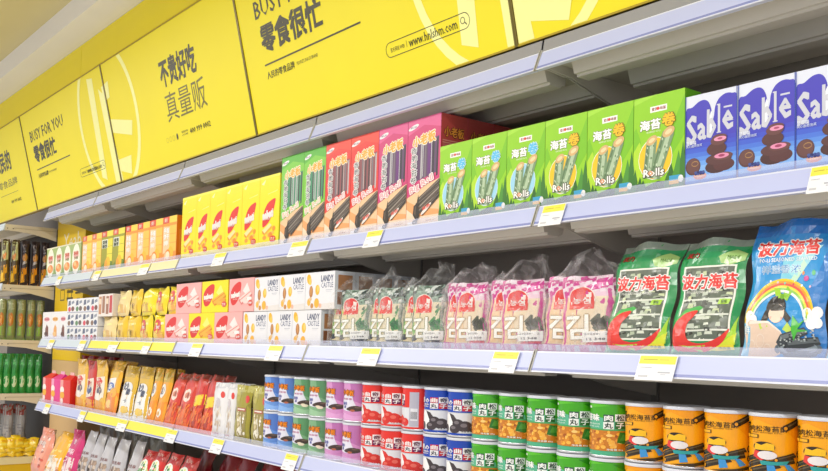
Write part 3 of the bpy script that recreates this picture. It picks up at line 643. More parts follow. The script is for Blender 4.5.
# stacked little white packs
def whitepack(c):
    w, h = .1, .07
    its = [R(0, 0, 1, 1, '#efeef1'), P([(.1, .5), (.45, .55), (.4, .9), (.15, .85)], '#5c6580'), P([(.55, .6), (.9, .7), (.85, .88), (.55, .8)], '#8b93a5'), E(.3, .25, .18, .18, {'r': '#d9485a', 'g': '#5f8a5c', 'b': '#8a6a58'}[c]), E(.72, .28, .2, .18, {'r': '#7c4a3e', 'g': '#6b5a52', 'b': '#4d5878'}[c]), R(0, .0, 1, .06, '#c9cbe0')]
    return carton('biscuit_pack', w, h, .08, '#e8e8ee', its)
xs = cols([67, 74.6, 82.3, 90, 97.8], lambda p_: 318); pr = {}
for j in range(3):
    for i in range(4):
        c = 'gbrrbgrbrgbr'[j * 4 + i]; first = c not in pr
        if first: pr[c] = whitepack(c)
        put(pr[c], first, (xs[i] + xs[i + 1]) / 2, YF, Z2 + .0715 * j, 'little white printed biscuit pack on the middle shelf, %s row of its stack, %s' % (['bottom', 'middle', 'top'][j], ORD[i]), 'pack', 'stacked little white packs', sc=((xs[i + 1] - xs[i] - .001) / .1, 1, 1))
def stickpack(c):
    its = [R(0, 0, 1, 1, '#efe6e0'), R(.08, .1, .45, .9, '#a5705a' if c else '#c98f6a'), R(.55, .15, .92, .92, '#c9484a' if c else '#a8785e'), R(.1, .55, .4, .8, '#f3d9c0')]
    return carton('stick_pack', .072, .105, .08, '#eadfd8', its)
xs = cols([98.5, 105.5, 112.8], lambda p_: 305)
for i in range(2):
    p = stickpack(i); put(p, True, (xs[i] + xs[i + 1]) / 2, YF, Z2 + .119, '%s stick pack standing on the cream snack bag of the middle shelf' % ['beige and brown', 'beige and red'][i], 'pack', 'stick packs', sc=((xs[i + 1] - xs[i] - .001) / .072, 1, 1))
# tall slim white cartons
def slim(c):
    its = [R(0, 0, 1, 1, '#f0eef2'), E(.5, .74, .34, .08, '#e6a6ae' if c != 'o' else '#f2c27a'), T('坚果', .5, .74, .5, .07, '#c8505e' if c != 'o' else '#d98a2c', .03), P([(.35, .1), (.75, .12), (.7, .45), (.5, .56), (.35, .4)], '#7a4638' if c != 'o' else '#eda957'), E(.45, .22, .2, .08, '#5c3228' if c != 'o' else '#f4c583'), R(0, 0, 1, .04, '#c6c8e4')]
    return carton('slim_carton', .1, .152, .05, '#e9e6ee', its)
xs = cols([42.6, 50.8, 59.2, 66.6], lambda p_: 328); pr = {}
for i, c in enumerate('bob'):
    first = c not in pr
    if first: pr[c] = slim(c)
    put(pr[c], first, (xs[i] + xs[i + 1]) / 2, YF, Z2, 'slim white carton with %s print at the left end of the middle shelf%s' % ('orange' if c == 'o' else 'brown', ['; it is the outermost', '', ', beside the little packs'][i]), 'box', 'slim white cartons', sc=((xs[i + 1] - xs[i] - .001) / .1, 1, 1))
# --- clear bags of laver packs
FILM = clear_mat('clear_film', '#fdfcff', .03, .1, .29, 22)
def laver_pack(c):
    w, h, t = .105, .165, .026
    if c == 'green': top, acc, leaf, pan = '#86a091', '#1f3834', '#3f8a4e', '#e9dcbc'
    else: top, acc, leaf, pan = '#f0cfe2', '#cf2390', '#4b5240', '#ecd9bd'
    rr = random.Random(3 if c == 'green' else 4)
    its = [R(0, .72, 1, 1, top)]
    for i in range(26):
        u, v = rr.uniform(0, .95), rr.uniform(.73, .96); its.append(P([(u, v), (u + .13, v + .01), (u + .10, v + .06), (u + .01, v + .045)], rr.choice([acc, acc, '#f3e3ef' if c != 'green' else '#a9c4b2', '#f6eef4' if c != 'green' else '#dfe8e2'])))
    its += [P([(.0, .84), (.2, .88), (.24, 1), (0, 1)], acc), P([(.62, .80), (1, .84), (1, .97), (.7, .95)], acc)]
    its += [R(0, .10, 1, .72, pan), P([(0, .10), (.4, .12), (.3, .72), (0, .72)], '#e6d3a8' if c == 'green' else '#eccba2')]
    its += [P([(.55, .38), (.74, .50), (.95, .46), (.98, .28), (.70, .26)], leaf), P([(.6, .37), (.74, .45), (.9, .42), (.85, .31), (.7, .3)], '#3a6a48' if c == 'green' else '#36392f'), E(.62, .55, .06, .03, '#f3b98a')]
    if c == 'green': its += [P([(.7, .55), (.95, .68), (.8, .5)], leaf), P([(.02, .3), (.2, .52), (.22, .3), (.1, .2)], '#6fae3c'), E(.16, .63, .07, .05, '#c4d36a'), E(.12, .17, .12, .05, '#2f3642'), E(.8, .14, .16, .05, '#2b3040'), E(.55, .13, .1, .04, '#3a4a6a')]
    else: its += [E(.3, .2, .1, .04, '#f0b070'), P([(.6, .2), (.9, .16), (.95, .1), (.5, .1)], '#e0566e')]
    its += TO('김', .34, .33, .42, .30, '#fdfcf6', '#8b8a5a' if c == 'green' else '#b79a72', .04, .03)
    its += [E(.42, .70, .27, .155, '#f6e9e2'), E(.42, .70, .25, .145, '#df2f2c'), P([(.17, .66), (.67, .66), (.66, .56), (.18, .56)], '#e4504a'), T('농심', .42, .67, .36, .085, '#fbf2ee', .02)]
    its += [P([(.45, .13), (.98, .13), (.98, .27), (.45, .27)], '#f8f8f8'), T('20230612', .7, .235, .42, .026, '#6a6a70'), T('12 348', .7, .17, .34, .03, '#6a6a70')]
    its += [R(0, 0, 1, .10, '#3f4f6c' if c == 'green' else '#c45aa6')]
    for i in range(10):
        u = rr.uniform(0, .93); its.append(P([(u, .015), (u + .08, .02), (u + .06, .09), (u, .08)], rr.choice(['#c9cfe6', '#e3c2dd' if c != 'green' else '#9fb0c8', acc])))
    return pouch('laver_pack', w, h, t, '#54705e' if c == 'green' else '#cc3c92', its, 'block', 5, 12, 14, (8, 10), finish='film')
def film_bag(w, h, d, seed, parent):
    """crumpled clear outer bag: a closed sleeve around the packs with a gathered, peaked top"""
    r = random.Random(seed); mb = MB(); nu, nv = 36, 22
    ph = [r.uniform(0, 6.28) for _ in range(12)]; peak = r.uniform(.3, .7)
    vs = []
    for j in range(nv + 1):
        v = j / nv
        for i in range(nu):
            a = 2 * PI * i / nu; ca, sa = math.cos(a), math.sin(a)
            sx = abs(ca) ** .45 * (1 if ca > 0 else -1); sy = abs(sa) ** .45 * (1 if sa > 0 else -1)
            k = 0 if v < .74 else (v - .74) / .26
            dd = d * (1 - .93 * k); ww = w * (1 - .22 * k)
            cr = .0025 + .011 * k
            n = math.sin(3 * a + ph[0] + 6 * v) + .8 * math.sin(7 * a + ph[1] - 9 * v) + .5 * math.sin(13 * a + ph[2] + 14 * v)
            z = v * h
            if k > 0:
                u = .5 + .5 * sx
                z += k * h * (.16 * math.exp(-((u - peak) / .16) ** 2) + .10 * math.exp(-((u - peak - .35) / .1) ** 2) - .08 * math.sin(5 * u + ph[3]) - .05)
            vs.append((sx * ww / 2 + cr * n * ca * .6, sy * dd / 2 + cr * n * .7, max(0.0005, z)))
    fs = [(j * nu + i, j * nu + (i + 1) % nu, (j + 1) * nu + (i + 1) % nu, (j + 1) * nu + i) for j in range(nv) for i in range(nu)]
    mb.add(vs, fs, FILM, False)
    o = mb.build('film_bag', parent); return o
packs = {'green': laver_pack('green'), 'magenta': laver_pack('magenta')}; usedp = set()
bags = [(324, 361, 'green'), (361, 394, 'green'), (394, 436, 'green'), (436, 479.5, 'magenta'), (479.5, 536.5, 'magenta'), (536.5, 607, 'magenta')]
for bi, (a, b, c) in enumerate(bags):
    x0, x1 = cols([a, b], lambda p_: 325); W = x1 - x0
    root = empty('laver_multipack', ((x0 + x1) / 2, YF + .05, Z2)); tag(root, 'clear bag of %s laver packs on the middle shelf, %s of three' % (c, ['left', 'middle', 'right'][bi % 3]), 'bag', 'clear bags of laver packs')
    s = min(1.2, W / .172)
    for k, (fx, fy) in enumerate(((-.19, -.012), (.12, -.020), (.17, .022))):
        if c in usedp: p = dup(packs[c])
        else: p = packs[c]; usedp.add(c)
        p.parent = root; p.location = (fx * W, fy, .004); p.rotation_euler = (math.radians(-4), math.radians([2, -2, 1][k]), math.radians(14)); p.scale = (s, 1, 1.05)
    film_bag(W * .95, .215, .115, 20 + bi, root)
# --- big flat seaweed bags leaning back
def bigbag(c):
    w, h, t = .168, .245, .024
    if c == 'green':
        its = [P([(0, 0), (1, 0), (1, 1), (0, 1)], '#16924f'), P([(.0, .93), (1, .93), (1, 1), (0, 1)], '#8c9a90'), P([(.02, .86), (1, .9), (1, .93), (0, .93)], '#2a9a62')]
        its += [P([(.0, .0), (.12, .0), (.12, .8), (0, .86)], '#2aa35c'), R(.1, .125, .90, .765, '#f2f1e6'), R(.125, .14, .875, .75, '#5f695c')]
        rr = random.Random(11)
        for i in range(130):
            u, v = rr.uniform(.13, .80), rr.uniform(.145, .71); a, b = rr.uniform(.03, .13), rr.uniform(.012, .045)
            its.append(P([(u, v), (min(.875, u + a), v + rr.uniform(-.01, .01)), (min(.873, u + a * .9), v + b), (u + .01, v + b * .9)], rr.choice(['#3a4038', '#252b26', '#2e342e', '#c6cfbf', '#d9dfd0', '#93a18c', '#4c544a', '#b3bfa6', '#c9d3a9'])))
        its += [P([(.13, .2 + .13 * i), (.87, .21 + .13 * i), (.87, .225 + .13 * i), (.13, .215 + .13 * i)], '#dfe3d8') for i in range(4)]
        its += TO('波力海苔', .5, .625, .84, .125, '#e2231f', '#fbfbf8', .045, .06) + [T('PO-LI SEASONED SEAWEED', .42, .535, .5, .022, '#f3f3ea', .01)]
        its += [P([(.68, .43), (.84, .43), (.86, .475), (.70, .475)], '#a6d626'), T('原味', .77, .452, .08, .03, '#3f6a12')]
        its += [P([(.6, .84), (.82, .90), (.98, .86), (.98, .8), (.8, .76), (.66, .78)], '#a9cf7c'), T('MADE', .82, .83, .16, .03, '#5d8a3c')]
        its += TO('波力', .20, .865, .20, .05, '#c22a22', '#33231c', .03, .04)
        # green swoosh then red swoosh
        its += [P([(.06, .3), (.2, .39), (.42, .42), (.48, .40), (.34, .35), (.18, .28), (.12, .22)], '#3cb04a'), P([(.07, .29), (.2, .36), (.36, .385), (.2, .32)], '#8fd06a')]
        its += [P([(.12, .09), (.55, .03), (.95, .10), (1, .34), (.9, .2), (.55, .09), (.3, .08)], '#a6d62a'), P([(.5, .04), (.92, .06), (.98, .2), (.8, .12)], '#dbe32a')]
        its += [SP([(.015, .12), (.03, .23), (.12, .315), (.26, .365), (.40, .38), (.34, .32), (.27, .27), (.24, .19), (.29, .13), (.42, .105), (.60, .115), (.78, .17), (.90, .23), (.80, .12), (.62, .05), (.40, .02), (.2, .025), (.07, .06)], '#e32a20', 3)]
        its += [P([(.70, .045), (.95, .06), (.93, .1), (.72, .085)], '#e9d92e'), T('净含量', .82, .07, .16, .02, '#4d7a14'), R(0, 0, 1, .035, '#17804a')]
        return pouch('seaweed_bag', w, h, t, '#159048', its, 'pillow', 8, 16, 22, (14, 18), finish='film', rough=.22)
    its = [P([(0, 0), (1, 0), (1, 1), (0, 1)], '#1d96dc'), P([(0, .80), (1, .78), (1, 1), (0, 1)], '#1a86d4'), P([(0, .90), (1, .88), (1, 1), (0, 1)], '#1a6ec4'), P([(.7, 0), (1, 0), (1, .8), (.8, .5)], '#1c7ccc')]
    its += [P([(.45, .70), (.8, .78), (.62, .6), (.58, .45), (.42, .5)], '#7fd0e8'), P([(.5, .62), (.7, .78), (.92, .8), (.62, .55)], '#a5e2ee'), P([(.55, .55), (.7, .7), (.74, .66), (.58, .5)], '#c9ecd2')]
    its += TO('波力海苔', .50, .79, .76, .105, '#e2231f', '#fbfbfb', .045, .06) + [T('PO-LI SEASONED SEAWEED', .50, .705, .72, .028, '#f5f8fb', .02)]
    its += TO('样溢香浓', .42, .635, .5, .06, '#2a86c8', '#e6f4fb', .0, .05)
    for k, cc in enumerate(['#f3d21a', '#f09a2c', '#e8574a', '#f7e24a', '#8fcf5a', '#f3f6ee']):
        its.append(ring(.46, .22, .46 - .022 * k, .345 - .0165 * k, (.023, .0175), cc, 0.12, PI - .1, 26))
    its += [E(.3 + .1 * i, .55 - .01 * i, .012, .009, ['#fbfbfb', '#f0c8d8', '#5fd3b0', '#e04a5a'][i % 4]) for i in range(6)] + [E(.74, .56, .03, .02, '#d04a9a'), E(.82, .6, .02, .02, '#39b56a'), E(.7, .6, .015, .014, '#e88a2c')]
    for (cx, cy) in ((.09, .30), (.14, .27), (.09, .25), (.82, .31), (.88, .28), (.93, .32), (.86, .24), (.92, .25)): its.append(E(cx, cy, .06, .042, '#f4f6f8', n=12))
    # girl drinking from a cup
    its += [E(.42, .36, .12, .085, '#2c2724'), P([(.30, .34), (.25, .26), (.30, .24), (.36, .3)], '#2c2724'), P([(.53, .34), (.62, .28), (.58, .24), (.5, .3)], '#2c2724')]
    its += [E(.43, .315, .095, .068, '#f7dcc8'), P([(.33, .36), (.42, .39), (.53, .35), (.5, .335), (.36, .335)], '#2c2724'), E(.40, .305, .02, .004, '#3a302c'), E(.46, .302, .02, .004, '#3a302c'), E(.37, .285, .02, .01, '#f2b4a4'), E(.49, .28, .02, .01, '#f2b4a4')]
    its += [P([(.40, .42), (.36, .50), (.44, .49), (.48, .43)], '#a6d832'), P([(.48, .43), (.54, .51), (.60, .46), (.55, .40)], '#8cc826'), E(.48, .435, .025, .02, '#6fae1c')]
    its += [P([(.30, .26), (.22, .24), (.24, .2), (.34, .22)], '#c5e05a'), P([(.58, .25), (.64, .2), (.6, .17), (.52, .2)], '#c5e05a')]
    its += [P([(.06, .05), (.0, .22), (.10, .27), (.34, .25), (.52, .17), (.58, .03), (.3, .0), (.1, 0)], '#e9cdb8'), P([(.08, .24), (.34, .245), (.52, .17), (.5, .19), (.34, .26), (.1, .265)], '#f8eadd')]
    its += [ring(.12, .09, .05, .04, .006, '#f3e1d3', n=14), ring(.24, .12, .06, .05, .006, '#f3e1d3', n=14), ring(.34, .06, .05, .04, .006, '#f3e1d3', n=14)]
    its += [E(.70, .065, .27, .065, '#5d6a74'), E(.70, .075, .22, .045, '#8a97a0')]
    its += [P([(.45, .11), (.5, .165), (.78, .215), (.82, .17), (.5, .075)], '#3a3f42'), P([(.5, .155), (.78, .205), (.81, .18), (.5, .125)], '#6d7476'), P([(.54, .07), (.58, .13), (.92, .15), (.95, .1), (.6, .04)], '#2f3436'), P([(.58, .12), (.92, .14), (.94, .115), (.6, .09)], '#5e6568')]
    rr = random.Random(5)
    for i in range(40):
        u = rr.uniform(.5, .9); v = .09 + (u - .5) * .2 + rr.uniform(-.03, .05); its.append(E(u, v, .012, .006, rr.choice(['#9aa3a3', '#c2c9c9', '#23282a']), n=6))
    its += [P([(.64, .30), (.72, .24), (.8, .27), (.7, .20), (.84, .19), (.7, .18), (.66, .12), (.63, .2)], '#46b83a'), P([(0, 0), (.1, 0), (.1, .22), (0, .26)], '#7cc4ee'), T('鲜', .05, .2, .08, .06, '#f2f8fb', .03), R(0, 0, 1, .02, '#1d78c8')]
    return pouch('seaweed_bag', w, h, t, '#1a80d0', its, 'pillow', 9, 16, 22, (14, 18), finish='film', rough=.22)
gb = bigbag('green'); bb = bigbag('blue')
def leanbag(o, x, y, lean, label, sx, sz, rz=0, ry=0):
    o.location = (x, y, Z2 + .002); o.rotation_euler = (-math.radians(lean), ry, rz); o.scale = (sx, 1, sz); tag(o, label, 'bag', 'large flat seaweed bags')
x0, x1 = at(600, 351, 1.55).x, at(664, 353, 1.55).x
leanbag(gb, (x0 + x1) / 2, 1.562, 13, 'green seaweed bag with red swoosh, left of the two leaning together', (x1 - x0) / .168, 1.0)
g2 = dup(gb); x2, x3 = at(665.5, 353, 1.55).x, at(734, 355, 1.55).x
leanbag(g2, (x2 + x3) / 2, 1.562, 12, 'green seaweed bag with red swoosh, right one, touching the blue bag', (x3 - x2) / .168, .98)
x4, x5 = at(737, 356, 1.55).x, at(821, 357, 1.55).x
leanbag(bb, (x4 + x5) / 2, 1.562, 11, 'blue seaweed bag with rainbow and girl print, leaning on the middle shelf', (x5 - x4) / .168, 1.07)
b2 = dup(bb); leanbag(b2, x5 + (x5 - x4) / 2 + .003, 1.562, 11, 'blue seaweed bag cut off by the right edge of the photo', (x5 - x4) / .168, 1.07)
# ================================================================= LOWER SHELF (row 3): tins in two tiers
Z3 = ZS[3] + .0005
TR_, TH = .0472, .122
def tin(c):
    """round tin: rolled rims, wrapped label; the plastic or metal lid is its own part"""
    mb = MB(); seg = 40; r = TR_ - .0008
    lb, sp = {}, math.radians(200)
    paint = {'blue_snack': '#6f9be0', 'green_snack': '#7fae84', 'pink_snack': '#d794cc', 'red': '#e2332a', 'navy': '#1f47b4', 'green': '#46a81e', 'orange': '#f7a914'}[c]
    mt = mat(paint, .22, 'print')
    silver = mat('#cfd0da', .25, 'paint', .6)
    mb.lathe([(0, 0), (r - .002, 0), (r, .0015), (r, .004), (r - .0012, .0055)], seg, silver)
    mb.lathe([(r - .0012, .0055), (r - .0012, TH - .007)], seg, mt)
    mb.lathe([(r - .0012, TH - .007), (r, TH - .006), (r, TH - .005), (0, TH - .0048)], seg, silver)
    S = S_cyl(r - .0012, .0055, TH - .007, sp)
    its = []
    if c.endswith('_snack'):
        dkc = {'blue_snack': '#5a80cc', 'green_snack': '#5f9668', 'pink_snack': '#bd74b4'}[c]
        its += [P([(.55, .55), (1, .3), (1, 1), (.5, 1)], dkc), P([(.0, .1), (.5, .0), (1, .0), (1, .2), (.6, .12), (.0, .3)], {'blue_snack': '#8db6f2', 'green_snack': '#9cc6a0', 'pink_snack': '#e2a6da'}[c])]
        its += [SP([(.28, .30), (.28, .5), (.34, .66), (.44, .70), (.54, .68), (.57, .55), (.62, .42), (.66, .32), (.55, .25), (.40, .26)], '#e4e2f2', 3)]
        its += TO('小老板', .44, .745, .29, .15, '#f08a1c', '#6a3a1c', .05, .04, rot=-.05)
        its += [T('海苔卷', .43, .575, .24, .05, '#cf8fb0', .03), T('脆卷', .37, .45, .13, .09, '#6a6bb8', .03), T('脆', .38, .36, .06, .07, '#5a5bae', .03)]
        its += [SP([(.42, .30), (.5, .37), (.62, .40), (.72, .37), (.78, .30), (.66, .25), (.5, .26)], '#4a3a34', 3), E(.56, .27, .05, .03, '#b5654a' if c != 'green_snack' else '#f0ddc4'), E(.68, .36, .08, .025, '#6d5a4c'), R(.24, .14, .30, .17, '#2b2f44')]
        if c == 'green_snack': its += [E(.6, .24, .07, .04, '#f1e2cc')]
    elif c in ('red', 'navy'):
        sec = {'red': '#6d1f55', 'navy': '#c9303a'}[c]; ball = {'red': '#d8342c', 'navy': '#453c40'}[c]; hl = {'red': '#e86a5c', 'navy': '#7b7278'}[c]
        its += [R(0, .0, 1, .52, '#dfe0e8'), P([(.0, .52), (1, .52), (1, .5), (0, .5)], '#c9cad6')]
        its += [P([(.18, .22), (.2, .45), (.28, .5), (.38, .42), (.42, .2), (.3, .1)], '#f6f4f6'), P([(.3, .5), (.4, .46), (.50, .3), (.46, .2), (.38, .3)], ball)]
        for (u, v, a, b) in ((.22, .14, .07, .1), (.48, .26, .1, .11), (.60, .2, .12, .13), (.42, .14, .10, .10), (.74, .16, .08, .1)): its += [E(u, v, a, b, ball), E(u - .02, v + .03, a * .45, b * .35, hl)]
        its += [R(0, 0, 1, .045, paint), T('净含量 80g', .62, .075, .2, .04, '#f3f3f6', .02)]
        its += [R(.10, .88, .17, .92, '#f2f2f6')]
        its += TO(('莓' if c == 'red' else '榛'), .19, .755, .12, .13, '#fbf7f8', '#fbf7f8', .03, .0) + [T('の', .32, .74, .10, .10, '#fbf7f8', .03)]
        its += [R(.39, .69, .54, .82, paint if c == 'red' else sec), R(.55, .69, .71, .83, '#f4f1f4'), R(.39, .555, .54, .685, '#f4f1f4'), R(.55, .555, .71, .685, sec)]
        its += [T('曲', .465, .755, .12, .10, '#fbf7f8', .03), T('奇', .63, .76, .12, .10, '#4a3f48' if c == 'navy' else '#6a2a44', .03), T('丸', .465, .62, .12, .10, '#3b3a4a', .03), T('子', .63, .62, .12, .10, '#fbf7f8', .03)]
        its += [T('日式甜品', .24, .65, .24, .04, '#f3eef2', .02), T('COOKIE BALL', .24, .60, .24, .025, '#f3eef2')]
        its += [R(.83, .06, 1, .9, '#b9b6c6'), R(.85, .2, .98, .5, '#e3e2ea')] + [R(.86 + .02 * i, .24, .87 + .02 * i, .42, '#4f4f58') for i in range(6)]
    elif c == 'green':
        its += [P([(0, .88), (.5, .96), (.3, 1), (0, 1)], '#5cc02a'), P([(.6, .95), (.9, .75), (1, .55), (1, 1)], '#2f8a1c'), P([(0, .80), (.25, .77), (.72, .60), (.74, .50), (0, .50)], '#5db592'), R(0, .47, 1, .51, '#49a45c')]
        its += [R(0, .09, 1, .48, '#c97a22')]
        rr = random.Random(17)
        for i in range(95):
            u, v = rr.uniform(0, 1), rr.uniform(.12, .45); its.append(E(u, v, rr.uniform(.015, .045), rr.uniform(.015, .04), rr.choice(['#f4b23c', '#f7c45c', '#e0902e', '#a8571c', '#f0a63c', '#fbd27c', '#f7b84a']), n=9))
        its += [P([(.58, .26), (.62, .46), (.74, .44), (.8, .30), (.72, .22)], '#2f7a2c'), P([(.62, .3), (.66, .42), (.72, .4), (.74, .3)], '#4d9a3c')]
        its += TO('苔味', .22, .725, .24, .13, '#fbfdfb', '#fbfdfb', .035, 0)
        its += [R(.40, .65, .54, .79, '#3b5a4a'), R(.555, .66, .70, .80, '#f4f6f4'), R(.40, .51, .54, .645, '#f4f6f4'), R(.555, .515, .70, .65, '#2f6a30')]
        its += [T('肉', .47, .72, .11, .11, '#fbfdfb', .03), T('松', .628, .73, .11, .11, '#3a4a40', .03), T('丸', .47, .578, .11, .11, '#34443a', .03), T('子', .628, .583, .11, .11, '#fbfdfb', .03)]
        its += [T('SEAWEED FLAVOR', .2, .60, .30, .03, '#e6f6ee', .01), T('MEAT FLOSS', .2, .55, .28, .025, '#e6f6ee', .01), T('净含量 80g', .56, .115, .22, .04, '#f6f8f2', .02), R(0, 0, 1, .085, '#4fae86'), R(.1, .9, .18, .94, '#f6f8f2')]
    else:
        its += [P([(0, .86), (.3, .95), (.6, .8), (1, .35), (1, .6), (.7, 1), (0, 1)], '#f09a10'), P([(0, .95), (.3, 1), (0, 1)], '#fbc02a')]
        its += [T('海苔', .13, .80, .10, .20, '#3a2c12', .03), T('肉松海苔酥', .42, .80, .46, .095, '#4a360f', .01), T('CRISPY SEAWEED ROLL', .40, .735, .36, .015, '#8a6414'), ring(.5, .5, 0, 0, 0, '#f7a914', n=3)]
        its += [R(.06, .64, .32, .70, '#3a2c12'), R(.075, .648, .305, .692, '#f2b224'), R(.17, .648, .18, .692, '#3a2c12')]
        for (x, y, L, a, wd) in ((.12, .16, .34, .55, .045), (.10, .26, .32, .5, .04), (.2, .08, .4, .5, .05), (.44, .24, .3, .25, .045), (.52, .30, .25, .5, .04), (.62, .82, .3, .75, .05)):
            dx, dy = L * math.cos(a), L * math.sin(a) * .75; nx, ny = -math.sin(a) * wd, math.cos(a) * wd
            its += [P([(x - nx, y - ny), (x + dx - nx, y + dy - ny), (x + dx + nx, y + dy + ny), (x + nx, y + ny)], '#33291a'), P([(x, y), (x + dx, y + dy), (x + dx + nx * .5, y + dy + ny * .5), (x + nx * .5, y + ny * .5)], '#5c4e34'), E(x, y, wd * .7, wd, '#33291a', n=12), E(x, y, wd * .4, wd * .6, '#e99a1e', n=10)]
        its += [E(.80, .40, .035, .06, '#33291a'), E(.80, .40, .02, .04, '#d9831c'), E(.86, .30, .035, .06, '#33291a'), E(.86, .30, .02, .04, '#d9831c'), E(.80, .24, .035, .06, '#33291a'), E(.80, .24, .02, .04, '#c9761a'), P([(.86, .36), (1, .5), (1, .75), (.9, .6)], '#33291a')]
        # plain coloured snack heap standing in for the printed figure
        its += [E(.38, .50, .13, .09, '#33291a'), P([(.26, .45), (.28, .56), (.36, .53), (.42, .57), (.50, .55), (.5, .45)], '#f2bc1c'), P([(.27, .44), (.25, .34), (.36, .27), (.42, .34), (.36, .42)], '#e2403a'), E(.42, .37, .11, .07, '#e6dfe2'), P([(.34, .28), (.36, .21), (.62, .22), (.66, .29), (.5, .27)], '#2f9c9c')]
        its += [P([(.42, .21), (.5, .21), (.53, .08), (.43, .06)], '#3f94d6'), P([(.6, .24), (.66, .23), (.74, .13), (.66, .1)], '#3f94d6'), P([(.3, .02), (.6, .0), (1, .12), (1, .16), (.6, .06)], '#3a2c14')]
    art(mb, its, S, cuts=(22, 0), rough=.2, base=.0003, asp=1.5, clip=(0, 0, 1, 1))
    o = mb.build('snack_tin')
    l = MB(); lm = mat('#d4d7e2', .25, 'paint')
    l.lathe([(r + .0004, TH - .0075), (r + .0006, TH - .003), (r - .001, TH - .0012), (r - .004, TH - .0008), (r - .006, TH - .0028), (0, TH - .0028)], seg, lm)
    l.build('lid', o)
    return o
X0 = -2.746 + .004
seqU = [('blue_snack', 2), ('green_snack', 2), ('pink_snack', 2), ('red', 3), ('navy', 2), ('green', 5), ('orange', 5)]
pr = {}; k = 0
rr = random.Random(21)
nmt = {'blue_snack': 'light blue snack tin with orange lettering', 'green_snack': 'sage green snack tin with orange lettering', 'pink_snack': 'pink snack tin with orange lettering', 'red': 'red cookie ball tin', 'navy': 'royal blue cookie ball tin', 'green': 'bright green tin with yellow ball print', 'orange': 'orange tin printed with dark rolls'}
for c, n in seqU:
    for i in range(n):
        for tier in (0, 1):
            first = c not in pr
            if first: pr[c] = tin(c)
            base = {'blue_snack': 22, 'green_snack': 22, 'pink_snack': 22, 'red': 27, 'navy': 27, 'green': 30, 'orange': 33}[c]
            yaw = math.radians(base + rr.uniform(-9, 9))
            if c == 'red' and i == 2 and tier == 1: yaw = math.radians(-48)
            pos = (['left', 'right'] if n == 2 else ['left', 'middle', 'right'] if n == 3 else ['leftmost', 'second', 'third', 'fourth', 'fifth'])[i]
            put(pr[c], first, X0 + .0957 * k, YF - .006 + TR_, Z3 + tier * (TH + .0004), '%s, %s tier, %s of %d from left' % (nmt[c], ['lower', 'upper'][tier], pos, n), 'can', 'tins in two tiers', rz=yaw)
        k += 1
